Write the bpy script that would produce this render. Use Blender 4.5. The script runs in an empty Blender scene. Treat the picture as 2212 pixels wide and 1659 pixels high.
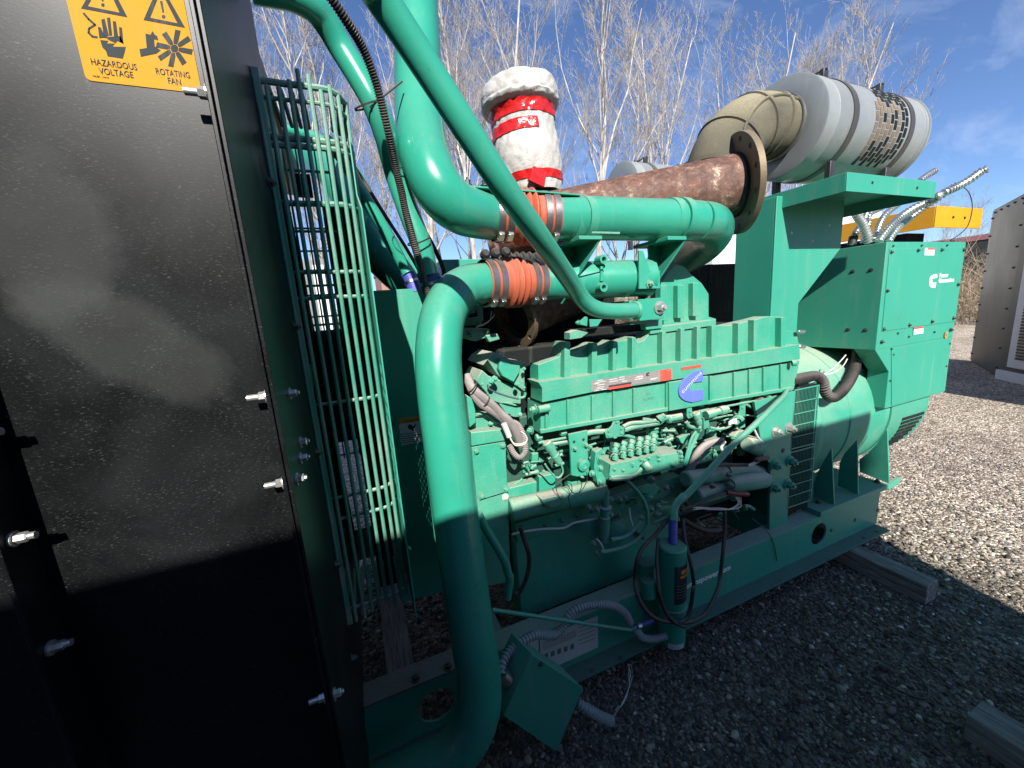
import bpy, bmesh, math, random
import numpy as np
from mathutils import Vector, Matrix, noise as mnoise
from mathutils.geometry import tessellate_polygon

R = math.radians
rng = random.Random(7)
SC = bpy.context.scene
COL = SC.collection

# ------------------------------------------------------------------ camera
CAM_H = 1.5
FPX = 958.0 / 2560.0 * 2212.0            # focal length in units of a 2212 px wide picture
cx = Vector((2420, -355, 958)).normalized()      # world X seen from the lens (right, down, forward)
cd = Vector((360, 5040, 958)).normalized()       # world down
cz = -cd
cz = (cz - cx * cx.dot(cz)).normalized()
cy = cz.cross(cx)
CAM = Vector((0, 0, CAM_H))
right = Vector((cx.x, cy.x, cz.x)); down = Vector((cx.y, cy.y, cz.y)); fwd = Vector((cx.z, cy.z, cz.z))
cam_data = bpy.data.cameras.new("camera")
cam_data.sensor_width = 36.0
cam_data.lens = 958.0 / 2560.0 * 36.0
cam_data.clip_start = 0.05
cam_data.clip_end = 800.0
cam = bpy.data.objects.new("camera", cam_data)
COL.objects.link(cam)
m = Matrix((right, -down, -fwd)).transposed().to_4x4()
m.translation = CAM
cam.matrix_world = m
SC.camera = cam

def at(u, v, x=None, y=None, z=None, d=None):
    """point of the place seen at (u, v), on the plane x, y or z, or at depth d"""
    r = right * ((u - 1106.0) / FPX) + down * ((v - 829.5) / FPX) + fwd
    if x is not None: t = (x - CAM.x) / r.x
    elif y is not None: t = (y - CAM.y) / r.y
    elif z is not None: t = (z - CAM.z) / r.z
    else: t = d
    return CAM + r * t

# ------------------------------------------------------------------ sky, sun, exposure
SUN_EL = R(35.0)
SUN_AZ = Vector((-0.26, -0.966, 0)).normalized()
W = bpy.data.worlds.new("World"); SC.world = W; W.use_nodes = True
nt = W.node_tree; nt.nodes.clear()
out = nt.nodes.new("ShaderNodeOutputWorld"); bg = nt.nodes.new("ShaderNodeBackground")
sky = nt.nodes.new("ShaderNodeTexSky"); sky.sky_type = 'NISHITA'; sky.sun_disc = False
sky.sun_elevation = SUN_EL; sky.sun_rotation = math.atan2(SUN_AZ.x, SUN_AZ.y)
sky.altitude = 1500; sky.air_density = 1.0; sky.dust_density = 0.5; sky.ozone_density = 3.6
tc = nt.nodes.new("ShaderNodeTexCoord")
mp = nt.nodes.new("ShaderNodeMapping"); mp.inputs['Rotation'].default_value = (0.25, 0.35, 0.6); mp.inputs['Scale'].default_value = (1.3, 5.0, 7.0)
nz = nt.nodes.new("ShaderNodeTexNoise"); nz.inputs['Scale'].default_value = 1.6; nz.inputs['Detail'].default_value = 7; nz.inputs['Roughness'].default_value = 0.62; nz.inputs['Distortion'].default_value = 0.6
cr = nt.nodes.new("ShaderNodeValToRGB"); cr.color_ramp.elements[0].position = 0.50; cr.color_ramp.elements[1].position = 0.95
cr.color_ramp.elements[0].color = (0, 0, 0, 1); cr.color_ramp.elements[1].color = (0.30, 0.30, 0.30, 1)
mixc = nt.nodes.new("ShaderNodeMixRGB"); mixc.inputs[2].default_value = (9.5, 10.0, 11.0, 1)
L = nt.links.new
L(tc.outputs['Generated'], mp.inputs[0]); L(mp.outputs[0], nz.inputs[0]); L(nz.outputs[0], cr.inputs[0])
tint = nt.nodes.new('ShaderNodeMixRGB'); tint.blend_type = 'MULTIPLY'; tint.inputs[0].default_value = 1.0; tint.inputs[2].default_value = (0.93, 1.0, 1.16, 1)
L(cr.outputs[0], mixc.inputs[0]); L(sky.outputs[0], tint.inputs[1]); L(tint.outputs[0], mixc.inputs[1]); L(mixc.outputs[0], bg.inputs[0])
bg.inputs[1].default_value = 0.080
L(bg.outputs[0], out.inputs[0])

sd = bpy.data.lights.new("sun", 'SUN'); sd.energy = 5.0; sd.angle = R(0.53); sd.color = (1.0, 0.955, 0.89)
sun = bpy.data.objects.new("sun", sd); COL.objects.link(sun)
to_sun = Vector((SUN_AZ.x * math.cos(SUN_EL), SUN_AZ.y * math.cos(SUN_EL), math.sin(SUN_EL)))
sun.rotation_euler = to_sun.to_track_quat('Z', 'Y').to_euler(); sun.location = (-3, -6, 8)

SC.view_settings.view_transform = 'Standard'
SC.view_settings.look = 'None'
SC.view_settings.exposure = 0.85
SC.view_settings.gamma = 1.0
SC.view_settings.use_curve_mapping = False
SC.render.engine = 'CYCLES'
SC.cycles.max_bounces = 6
SC.cycles.diffuse_bounces = 3
SC.cycles.glossy_bounces = 3
SC.cycles.transparent_max_bounces = 6
SC.cycles.caustics_reflective = False
SC.cycles.caustics_refractive = False
SC.cycles.use_denoising = True

# ------------------------------------------------------------------ mesh helpers
class MB:
    def __init__(s): s.v = []; s.f = []
    def add(s, vs, fs):
        b = len(s.v); s.v.extend([tuple(p) for p in vs]); s.f.extend([tuple(b + i for i in f) for f in fs]); return s
    def prism(s, pts, vec, holes=()):
        pts = [Vector(p) for p in pts]; vec = Vector(vec)
        loops = [pts] + [[Vector(p) for p in h] for h in holes]
        flat = [p for l in loops for p in l]; n = len(flat)
        if holes or len(pts) > 4:
            tris = tessellate_polygon(loops)
            fs = [tuple(t) for t in tris] + [tuple(n + i for i in reversed(t)) for t in tris]
        else:
            fs = [tuple(range(n)), tuple(n + i for i in reversed(range(n)))]
        b = 0
        for l in loops:
            k = len(l)
            for i in range(k):
                j = (i + 1) % k
                fs.append((b + i, b + j, n + b + j, n + b + i))
            b += k
        return s.add(flat + [p + vec for p in flat], fs)
    def box(s, a, b):
        x0, y0, z0 = [min(a[i], b[i]) for i in range(3)]; x1, y1, z1 = [max(a[i], b[i]) for i in range(3)]
        vs = [(x0,y0,z0),(x1,y0,z0),(x1,y1,z0),(x0,y1,z0),(x0,y0,z1),(x1,y0,z1),(x1,y1,z1),(x0,y1,z1)]
        return s.add(vs, [(0,3,2,1),(4,5,6,7),(0,1,5,4),(1,2,6,5),(2,3,7,6),(3,0,4,7)])
    def obox(s, c, ax, ay, az):
        c = Vector(c); ax, ay, az = Vector(ax), Vector(ay), Vector(az)
        vs = [c + ax*i + ay*j + az*k for k in (-1,1) for j in (-1,1) for i in (-1,1)]
        return s.add(vs, [(0,2,3,1),(4,5,7,6),(0,1,5,4),(1,3,7,5),(3,2,6,7),(2,0,4,6)])
    def tube(s, pts, r, n=14, cap=True):
        pts = [Vector(p) for p in pts]; k = len(pts)
        rr = r if isinstance(r, (list, tuple)) else [r] * k
        t0 = (pts[1] - pts[0]).normalized()
        up = Vector((0, 0, 1)) if abs(t0.z) < 0.9 else Vector((1, 0, 0))
        a = t0.cross(up).normalized(); vs = []; fs = []
        for i in range(k):
            t = (pts[min(i+1, k-1)] - pts[max(i-1, 0)]).normalized()
            a = (a - t * a.dot(t)).normalized(); b = t.cross(a)
            for j in range(n):
                th = 2 * math.pi * j / n
                vs.append(pts[i] + (a * math.cos(th) + b * math.sin(th)) * rr[i])
        for i in range(k - 1):
            for j in range(n):
                j2 = (j + 1) % n
                fs.append((i*n + j, i*n + j2, (i+1)*n + j2, (i+1)*n + j))
        if cap:
            fs.append(tuple(range(n))[::-1]); fs.append(tuple((k-1)*n + j for j in range(n)))
        return s.add(vs, fs)
    def lathe(s, prof, o, axis, n=32, cap=True):
        """prof: list of (distance along the axis, radius)"""
        o = Vector(o); t = Vector(axis).normalized()
        up = Vector((0, 0, 1)) if abs(t.z) < 0.9 else Vector((1, 0, 0))
        a = t.cross(up).normalized(); b = t.cross(a); vs = []; fs = []
        for (h, r) in prof:
            for j in range(n):
                th = 2 * math.pi * j / n
                vs.append(o + t * h + (a * math.cos(th) + b * math.sin(th)) * r)
        for i in range(len(prof) - 1):
            for j in range(n):
                j2 = (j + 1) % n
                fs.append((i*n + j, i*n + j2, (i+1)*n + j2, (i+1)*n + j))
        if cap:
            fs.append(tuple(range(n))[::-1]); fs.append(tuple((len(prof)-1)*n + j for j in range(n)))
        return s.add(vs, fs)
    def cyl(s, a, b, r, n=16):
        a, b = Vector(a), Vector(b); return s.lathe([(0, r), ((b - a).length, r)], a, b - a, n)
    def build(s, name, mat, parent=None, bevel=0.0, smooth=35, kind=None, label=None, jitter=0):
        me = bpy.data.meshes.new(name)
        me.from_pydata(s.v, [], s.f); me.update()
        bm = bmesh.new(); bm.from_mesh(me); bmesh.ops.recalc_face_normals(bm, faces=bm.faces); bm.to_mesh(me); bm.free()
        if mat: me.materials.append(mat)
        if smooth:
            me.shade_smooth(); me.set_sharp_from_angle(angle=R(smooth))
        ob = bpy.data.objects.new(name, me); COL.objects.link(ob)
        if bevel:
            md = ob.modifiers.new("bevel", 'BEVEL'); md.width = bevel; md.segments = 2; md.limit_method = 'ANGLE'; md.angle_limit = R(40)
        setpar(ob, parent)
        if kind: ob['kind'] = kind
        if label: ob['label'] = label
        return ob

def setpar(ob, parent):
    if parent is None: return
    ob.parent = parent
    if parent.type == 'EMPTY': ob.matrix_parent_inverse = Matrix.Translation(-parent.location)

def thing(name, label, cat, loc, group=None):
    e = bpy.data.objects.new(name, None); e.empty_display_size = 0.1; e.location = loc; COL.objects.link(e)
    e['label'] = label; e['category'] = cat
    if group: e['group'] = group
    return e

def tag(o, label, cat, group=None, kind=None):
    o['label'] = label
    if cat: o['category'] = cat
    if group: o['group'] = group
    if kind: o['kind'] = kind
    return o

def spath(pts, n=8):
    """Catmull-Rom curve through the points (3D, or 4D when the radius rides along)"""
    P = [np.array(p, float) for p in pts]; P = [2*P[0] - P[1]] + P + [2*P[-1] - P[-2]]; out = []
    for i in range(1, len(P) - 2):
        for k in range(n):
            t = k / n
            out.append(0.5 * ((2*P[i]) + (-P[i-1]+P[i+1])*t + (2*P[i-1]-5*P[i]+4*P[i+1]-P[i+2])*t*t + (-P[i-1]+3*P[i]-3*P[i+1]+P[i+2])*t**3))
    out.append(P[-2]); return out

def vec(p): return Vector((float(p[0]), float(p[1]), float(p[2])))

def hose(mb, pts, r, n=10, sides=12):
    c = spath(pts, n); mb.tube([vec(p) for p in c], r, sides); return c

def corrugated(mb, pts, r, pitch, amp, sides=12):
    c = [vec(p) for p in spath(pts, 24)]
    L_ = [0]
    for a, b in zip(c, c[1:]): L_.append(L_[-1] + (b - a).length)
    n = max(4, int(L_[-1] / pitch * 4)); ps = []; rs = []; j = 0
    for i in range(n + 1):
        d = L_[-1] * i / n
        while j < len(L_) - 2 and L_[j+1] < d: j += 1
        f = (d - L_[j]) / max(1e-9, L_[j+1] - L_[j]); ps.append(c[j].lerp(c[j+1], min(1, f)))
        rs.append(r + (amp if i % 4 in (1, 2) else -amp))
    mb.tube(ps, rs, sides)

def px_plate(px, y, t, holes=()):
    return MB().prism([at(u, v, y=y) for u, v in px], (0, t, 0), [[at(u, v, y=y) for u, v in h] for h in holes])

def circle_pts(c, r, ax, ay, n=24):
    c = Vector(c); ax, ay = Vector(ax), Vector(ay)
    return [c + (ax * math.cos(2*math.pi*i/n) + ay * math.sin(2*math.pi*i/n)) * r for i in range(n)]

# shared bolt meshes (axis +Z, unit radius)
def _boltmesh(name, mat, washer=True):
    mb = MB()
    if washer: mb.lathe([(0, 1.5), (0.25, 1.5)], (0,0,0), (0,0,1), 16)
    mb.lathe([(0.2, 1.0), (1.2, 1.0), (1.35, 0.86)], (0,0,0), (0,0,1), 6)
    mb.lathe([(1.3, 0.5), (1.75, 0.5), (1.85, 0.42)], (0,0,0), (0,0,1), 10)
    me = bpy.data.meshes.new(name); me.from_pydata(mb.v, [], mb.f); me.update(); me.materials.append(mat)
    bm = bmesh.new(); bm.from_mesh(me); bmesh.ops.recalc_face_normals(bm, faces=bm.faces); bm.to_mesh(me); bm.free()
    return me
BM = {}
def bolt(parent, p, d, r, mat, name='bolt', h=1.0):
    k = mat.name
    if k not in BM: BM[k] = _boltmesh('bolt_' + k, mat)
    o = bpy.data.objects.new(name, BM[k]); COL.objects.link(o)
    q = Vector(d).to_track_quat('Z', 'Y')
    w = Matrix.Translation(Vector(p)) @ q.to_matrix().to_4x4() @ Matrix.Rotation(rng.uniform(0, 1), 4, 'Z') @ Matrix.Diagonal((r, r, r*h, 1))
    o.parent = parent
    if parent.type == 'EMPTY': o.matrix_parent_inverse = Matrix.Translation(-parent.location)
    o.matrix_basis = w
    return o

def text_obj(s, o, xd, ud, size, mat, parent, name='lettering', extr=0.0006, align='LEFT', bold=0.0, shear=0.0, space=1.0):
    cu = bpy.data.curves.new(name, 'FONT'); cu.body = s; cu.size = size; cu.extrude = extr; cu.align_x = align; cu.offset = bold; cu.shear = shear; cu.space_character = space
    cu.resolution_u = 3
    tmp = bpy.data.objects.new(name, cu); COL.objects.link(tmp)
    dg = bpy.context.evaluated_depsgraph_get(); me = bpy.data.meshes.new_from_object(tmp.evaluated_get(dg))
    bpy.data.objects.remove(tmp)
    xd = Vector(xd).normalized(); ud = Vector(ud); ud = (ud - xd * ud.dot(xd)).normalized(); zd = xd.cross(ud)
    M = Matrix((xd, ud, zd)).transposed().to_4x4(); M.translation = Vector(o); me.transform(M)
    me.materials.clear(); me.materials.append(mat)
    ob = bpy.data.objects.new(name, me); COL.objects.link(ob); setpar(ob, parent)
    return ob

# ------------------------------------------------------------------ materials
def newmat(name):
    m = bpy.data.materials.new(name); m.use_nodes = True
    n = m.node_tree; b = n.nodes['Principled BSDF']; return m, n, b

def nnode(n, t, **kw):
    x = n.nodes.new(t)
    for k, v in kw.items():
        if k in x.inputs: x.inputs[k].default_value = v
        else: setattr(x, k, v)
    return x

def paint(name, col, rough=0.4, dust=0.25, dustcol=(0.42, 0.37, 0.29), wear=0.0, metal=0.0, spec=0.5, scale=6.0, bump=0.05, coat=0.0, vary=0.12, dirt=0.15, streak=0.3):
    """paint or bare metal with slow colour drift, dust that lies on upward faces, dirt specks"""
    m, n, b = newmat(name); l = n.links.new
    tc = nnode(n, 'ShaderNodeTexCoord')
    n1 = nnode(n, 'ShaderNodeTexNoise', Scale=scale, Detail=6.0, Roughness=0.62); l(tc.outputs['Object'], n1.inputs['Vector'])
    n2 = nnode(n, 'ShaderNodeTexNoise', Scale=scale * 14, Detail=4.0, Roughness=0.7); l(tc.outputs['Object'], n2.inputs['Vector'])
    n3 = nnode(n, 'ShaderNodeTexNoise', Scale=scale * 0.45, Detail=5.0, Roughness=0.6); l(tc.outputs['Object'], n3.inputs['Vector'])
    dark = nnode(n, 'ShaderNodeMixRGB'); dark.inputs[1].default_value = (*[c * (1 - vary) for c in col], 1); dark.inputs[2].default_value = (*[min(1, c * (1 + vary)) for c in col], 1)
    l(n1.outputs[0], dark.inputs[0])
    g = nnode(n, 'ShaderNodeNewGeometry'); sx = nnode(n, 'ShaderNodeSeparateXYZ'); l(g.outputs['Normal'], sx.inputs[0])
    up = nnode(n, 'ShaderNodeMapRange'); up.inputs['From Min'].default_value = 0.25; up.inputs['From Max'].default_value = 0.95; l(sx.outputs[2], up.inputs[0])
    dm = nnode(n, 'ShaderNodeMapRange'); dm.inputs['From Min'].default_value = 0.42; dm.inputs['From Max'].default_value = 0.72; l(n3.outputs[0], dm.inputs[0])
    add = nnode(n, 'ShaderNodeMath', operation='MULTIPLY_ADD'); l(up.outputs[0], add.inputs[0]); add.inputs[1].default_value = 3.0; l(dm.outputs[0], add.inputs[2])
    sp = nnode(n, 'ShaderNodeMath', operation='MULTIPLY'); l(add.outputs[0], sp.inputs[0]); l(n2.outputs[0], sp.inputs[1])
    df = nnode(n, 'ShaderNodeMath', operation='MULTIPLY', use_clamp=True); l(sp.outputs[0], df.inputs[0]); df.inputs[1].default_value = dust
    md = nnode(n, 'ShaderNodeMixRGB'); l(df.outputs[0], md.inputs[0]); l(dark.outputs[0], md.inputs[1]); md.inputs[2].default_value = (*dustcol, 1)
    # dirt specks and rubbed spots
    v = nnode(n, 'ShaderNodeTexNoise', Scale=scale * 5.5, Detail=8.0, Roughness=0.75); l(tc.outputs['Object'], v.inputs['Vector'])
    gr = nnode(n, 'ShaderNodeMapRange'); gr.inputs['From Min'].default_value = 0.60; gr.inputs['From Max'].default_value = 0.78; gr.inputs['To Max'].default_value = dirt * 2.2; l(v.outputs[0], gr.inputs[0])
    mg = nnode(n, 'ShaderNodeMixRGB'); l(gr.outputs[0], mg.inputs[0]); l(md.outputs[0], mg.inputs[1]); mg.inputs[2].default_value = (0.03, 0.032, 0.028, 1)
    # faint runs of dust and water marks down the upright faces
    ms = nnode(n, 'ShaderNodeMapping'); ms.inputs['Scale'].default_value = (1, 1, 0.09); l(tc.outputs['Object'], ms.inputs[0])
    sn = nnode(n, 'ShaderNodeTexNoise', Scale=scale * 7, Detail=5.0, Roughness=0.6); l(ms.outputs[0], sn.inputs['Vector'])
    sr_ = nnode(n, 'ShaderNodeMapRange'); sr_.inputs['From Min'].default_value = 0.56; sr_.inputs['From Max'].default_value = 0.72; sr_.inputs['To Max'].default_value = streak; l(sn.outputs[0], sr_.inputs[0])
    sm = nnode(n, 'ShaderNodeMath', operation='MULTIPLY'); l(sr_.outputs[0], sm.inputs[0]); l(n1.outputs[0], sm.inputs[1])
    mk = nnode(n, 'ShaderNodeMixRGB'); l(sm.outputs[0], mk.inputs[0]); l(mg.outputs[0], mk.inputs[1]); mk.inputs[2].default_value = (*[c * 0.75 + 0.03 for c in dustcol], 1)
    last = mk
    if wear > 0:
        w = nnode(n, 'ShaderNodeTexNoise', Scale=scale * 2.2, Detail=9.0, Roughness=0.8); l(tc.outputs['Object'], w.inputs['Vector'])
        wr = nnode(n, 'ShaderNodeMapRange'); wr.inputs['From Min'].default_value = 0.68 - wear * 0.1; wr.inputs['From Max'].default_value = 0.72; l(w.outputs[0], wr.inputs[0])
        mw = nnode(n, 'ShaderNodeMixRGB'); l(wr.outputs[0], mw.inputs[0]); l(last.outputs[0], mw.inputs[1]); mw.inputs[2].default_value = (0.13, 0.08, 0.05, 1); last = mw
    l(last.outputs[0], b.inputs['Base Color'])
    rr = nnode(n, 'ShaderNodeMapRange'); rr.inputs['To Min'].default_value = max(0.05, rough - 0.1); rr.inputs['To Max'].default_value = min(1, rough + 0.14); l(n1.outputs[0], rr.inputs[0])
    ra = nnode(n, 'ShaderNodeMath', operation='MULTIPLY_ADD', use_clamp=True); l(df.outputs[0], ra.inputs[0]); ra.inputs[1].default_value = 0.5; l(rr.outputs[0], ra.inputs[2])
    l(ra.outputs[0], b.inputs['Roughness'])
    b.inputs['Metallic'].default_value = metal; b.inputs['Specular IOR Level'].default_value = spec; b.inputs['Coat Weight'].default_value = coat; b.inputs['Coat Roughness'].default_value = 0.12
    if bump:
        bp = nnode(n, 'ShaderNodeBump', Strength=bump, Distance=0.01); l(n2.outputs[0], bp.inputs['Height']); l(bp.outputs[0], b.inputs['Normal'])
    return m

GREEN = (0.024, 0.285, 0.19)
M = {}
M['green'] = paint('green_paint', GREEN, 0.42, 0.2, bump=0.05, dirt=0.32, vary=0.16)
M['green_pipe'] = paint('green_pipe_paint', GREEN, 0.27, 0.09, bump=0.03, coat=0.3, vary=0.12, dirt=0.22)
M['green_engine'] = paint('green_engine_paint', (0.03, 0.29, 0.19), 0.5, 0.36, dustcol=(0.45, 0.42, 0.33), bump=0.22, scale=9, vary=0.16, dirt=0.3)
M['green_dusty'] = paint('green_dusty_paint', (0.06, 0.28, 0.19), 0.6, 0.75, dustcol=(0.44, 0.42, 0.34), bump=0.35, scale=11, vary=0.2, dirt=0.4)
M['green_cab'] = paint('green_cabinet_paint', (0.028, 0.275, 0.185), 0.45, 0.12, bump=0.03, vary=0.10, dirt=0.16, scale=3)
M['guard'] = paint('guard_wire_paint', (0.045, 0.24, 0.17), 0.45, 0.7, dustcol=(0.46, 0.45, 0.38), bump=0.15, scale=14)
M['steel'] = paint('zinc_steel', (0.62, 0.62, 0.58), 0.28, 0.15, metal=1.0, bump=0.05)
M['plated'] = paint('plated_bolt_steel', (0.55, 0.55, 0.53), 0.3, 0.1, metal=0.75, bump=0.02)
M['boltdark'] = paint('dark_bolt_steel', (0.05, 0.05, 0.05), 0.4, 0.3, metal=0.6)
M['galv'] = paint('galvanised_sheet', (0.27, 0.29, 0.285), 0.42, 0.10, dustcol=(0.48, 0.47, 0.43), metal=0.3, bump=0.05, scale=4, vary=0.28, dirt=0.25, streak=0.7)
M['black'] = paint('black_rubber', (0.012, 0.012, 0.013), 0.55, 0.12, bump=0.1)
M['blackdusty'] = paint('dusty_black_conduit', (0.02, 0.018, 0.018), 0.4, 0.5, dustcol=(0.20, 0.17, 0.155), bump=0.1, scale=16)
M['dark'] = paint('dark_iron', (0.006, 0.009, 0.009), 0.7, 0.04, spec=0.2)
M['band'] = paint('dull_steel_band', (0.075, 0.072, 0.068), 0.45, 0.15, metal=0.4)
M['greyhose'] = paint('dusty_grey_sleeve', (0.17, 0.15, 0.145), 0.85, 0.7, dustcol=(0.42, 0.37, 0.34), bump=0.5, scale=25)
M['conduit'] = paint('steel_flex_conduit', (0.60, 0.61, 0.60), 0.3, 0.1, metal=0.85, bump=0.05)
M['conduit_g'] = paint('grey_flex_conduit', (0.30, 0.32, 0.32), 0.4, 0.15, bump=0.05)
M['orange'] = paint('orange_silicone', (0.42, 0.085, 0.038), 0.55, 0.35, dustcol=(0.25,0.17,0.13), bump=0.1)
M['clamp'] = paint('worn_clamp_steel', (0.34, 0.33, 0.32), 0.3, 0.2, metal=0.9, bump=0.15, scale=20, vary=0.4)
M['blue'] = paint('blue_silicone_hose', (0.05, 0.065, 0.34), 0.45, 0.1, bump=0.05)
M['emblem'] = paint('blue_emblem_paint', (0.095, 0.15, 0.55), 0.45, 0.15, bump=0.03)
M['white'] = paint('white_print', (0.78, 0.78, 0.76), 0.5, 0.05, bump=0, dirt=0.05)
M['label'] = paint('pale_label', (0.55, 0.55, 0.52), 0.45, 0.1, bump=0, dirt=0.12)
M['nameplate'] = paint('grey_nameplate', (0.33, 0.30, 0.29), 0.35, 0.1, metal=0.3, bump=0)
M['redprint'] = paint('red_print', (0.62, 0.07, 0.045), 0.5, 0.1, bump=0)
M['orangeprint'] = paint('orange_print', (0.75, 0.25, 0.02), 0.5, 0.1, bump=0)
M['ink'] = paint('black_ink', (0.035, 0.042, 0.045), 0.7, 0.02, spec=0.12, bump=0, vary=0.3, dirt=0)
M['greyink'] = paint('grey_ink', (0.14, 0.14, 0.14), 0.5, 0.1, bump=0)
M['sticker'] = paint('yellow_sticker', (0.50, 0.235, 0.003), 0.6, 0.14, spec=0.15, bump=0.03, vary=0.06, dirt=0.08)
M['yellow'] = paint('yellow_paint', (0.62, 0.28, 0.004), 0.5, 0.06, bump=0.02)
M['rubber_elbow'] = paint('dusty_rubber_elbow', (0.075, 0.068, 0.045), 0.75, 0.75, dustcol=(0.27, 0.24, 0.155), bump=0.3, scale=10, vary=0.35, dirt=0.4)
M['flange'] = paint('scaled_steel_flange', (0.14, 0.105, 0.065), 0.5, 0.2, metal=0.5, bump=0.1, vary=0.3)
M['wood'] = None
M['block_shade'] = paint('shaded_green_engine_block', (0.012, 0.075, 0.055), 0.55, 0.25, dustcol=(0.2, 0.19, 0.15), bump=0.4, scale=12, vary=0.3, dirt=0.6)  # green darkened: the deep shade behind the rails is put into the colour
M['greasy'] = paint('greasy_green_flange', (0.016, 0.12, 0.09), 0.4, 0.12, bump=0.1, scale=5, vary=0.3, dirt=1.0)
M['greysteel'] = paint('dull_grey_steel', (0.13, 0.125, 0.12), 0.55, 0.3, bump=0.05)
M['greycab'] = paint('weathered_grey_paint', (0.075, 0.076, 0.071), 0.45, 0.15, bump=0.03, scale=1.5, metal=0.35, vary=0.15, dirt=0.1)
M['whitepaint'] = paint('white_painted_metal', (0.70, 0.70, 0.66), 0.5, 0.15, bump=0.02)
M['brownpaint'] = paint('brown_painted_metal', (0.30, 0.15, 0.105), 0.6, 0.15, bump=0.02)
M['maroon'] = paint('maroon_sheet', (0.11, 0.035, 0.04), 0.7, 0.1)
M['wirewhite'] = paint('pale_wire', (0.62, 0.58, 0.50), 0.5, 0.2, bump=0)
M['wirered'] = paint('red_tape', (0.14, 0.012, 0.02), 0.5, 0.1)
M['container'] = paint('container_paint', (0.16, 0.165, 0.17), 0.6, 0.1)
M['screen'] = paint('stained_filter_paper', (0.15, 0.11, 0.075), 0.9, 0.3, bump=0.3, scale=20, vary=0.6)

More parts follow.
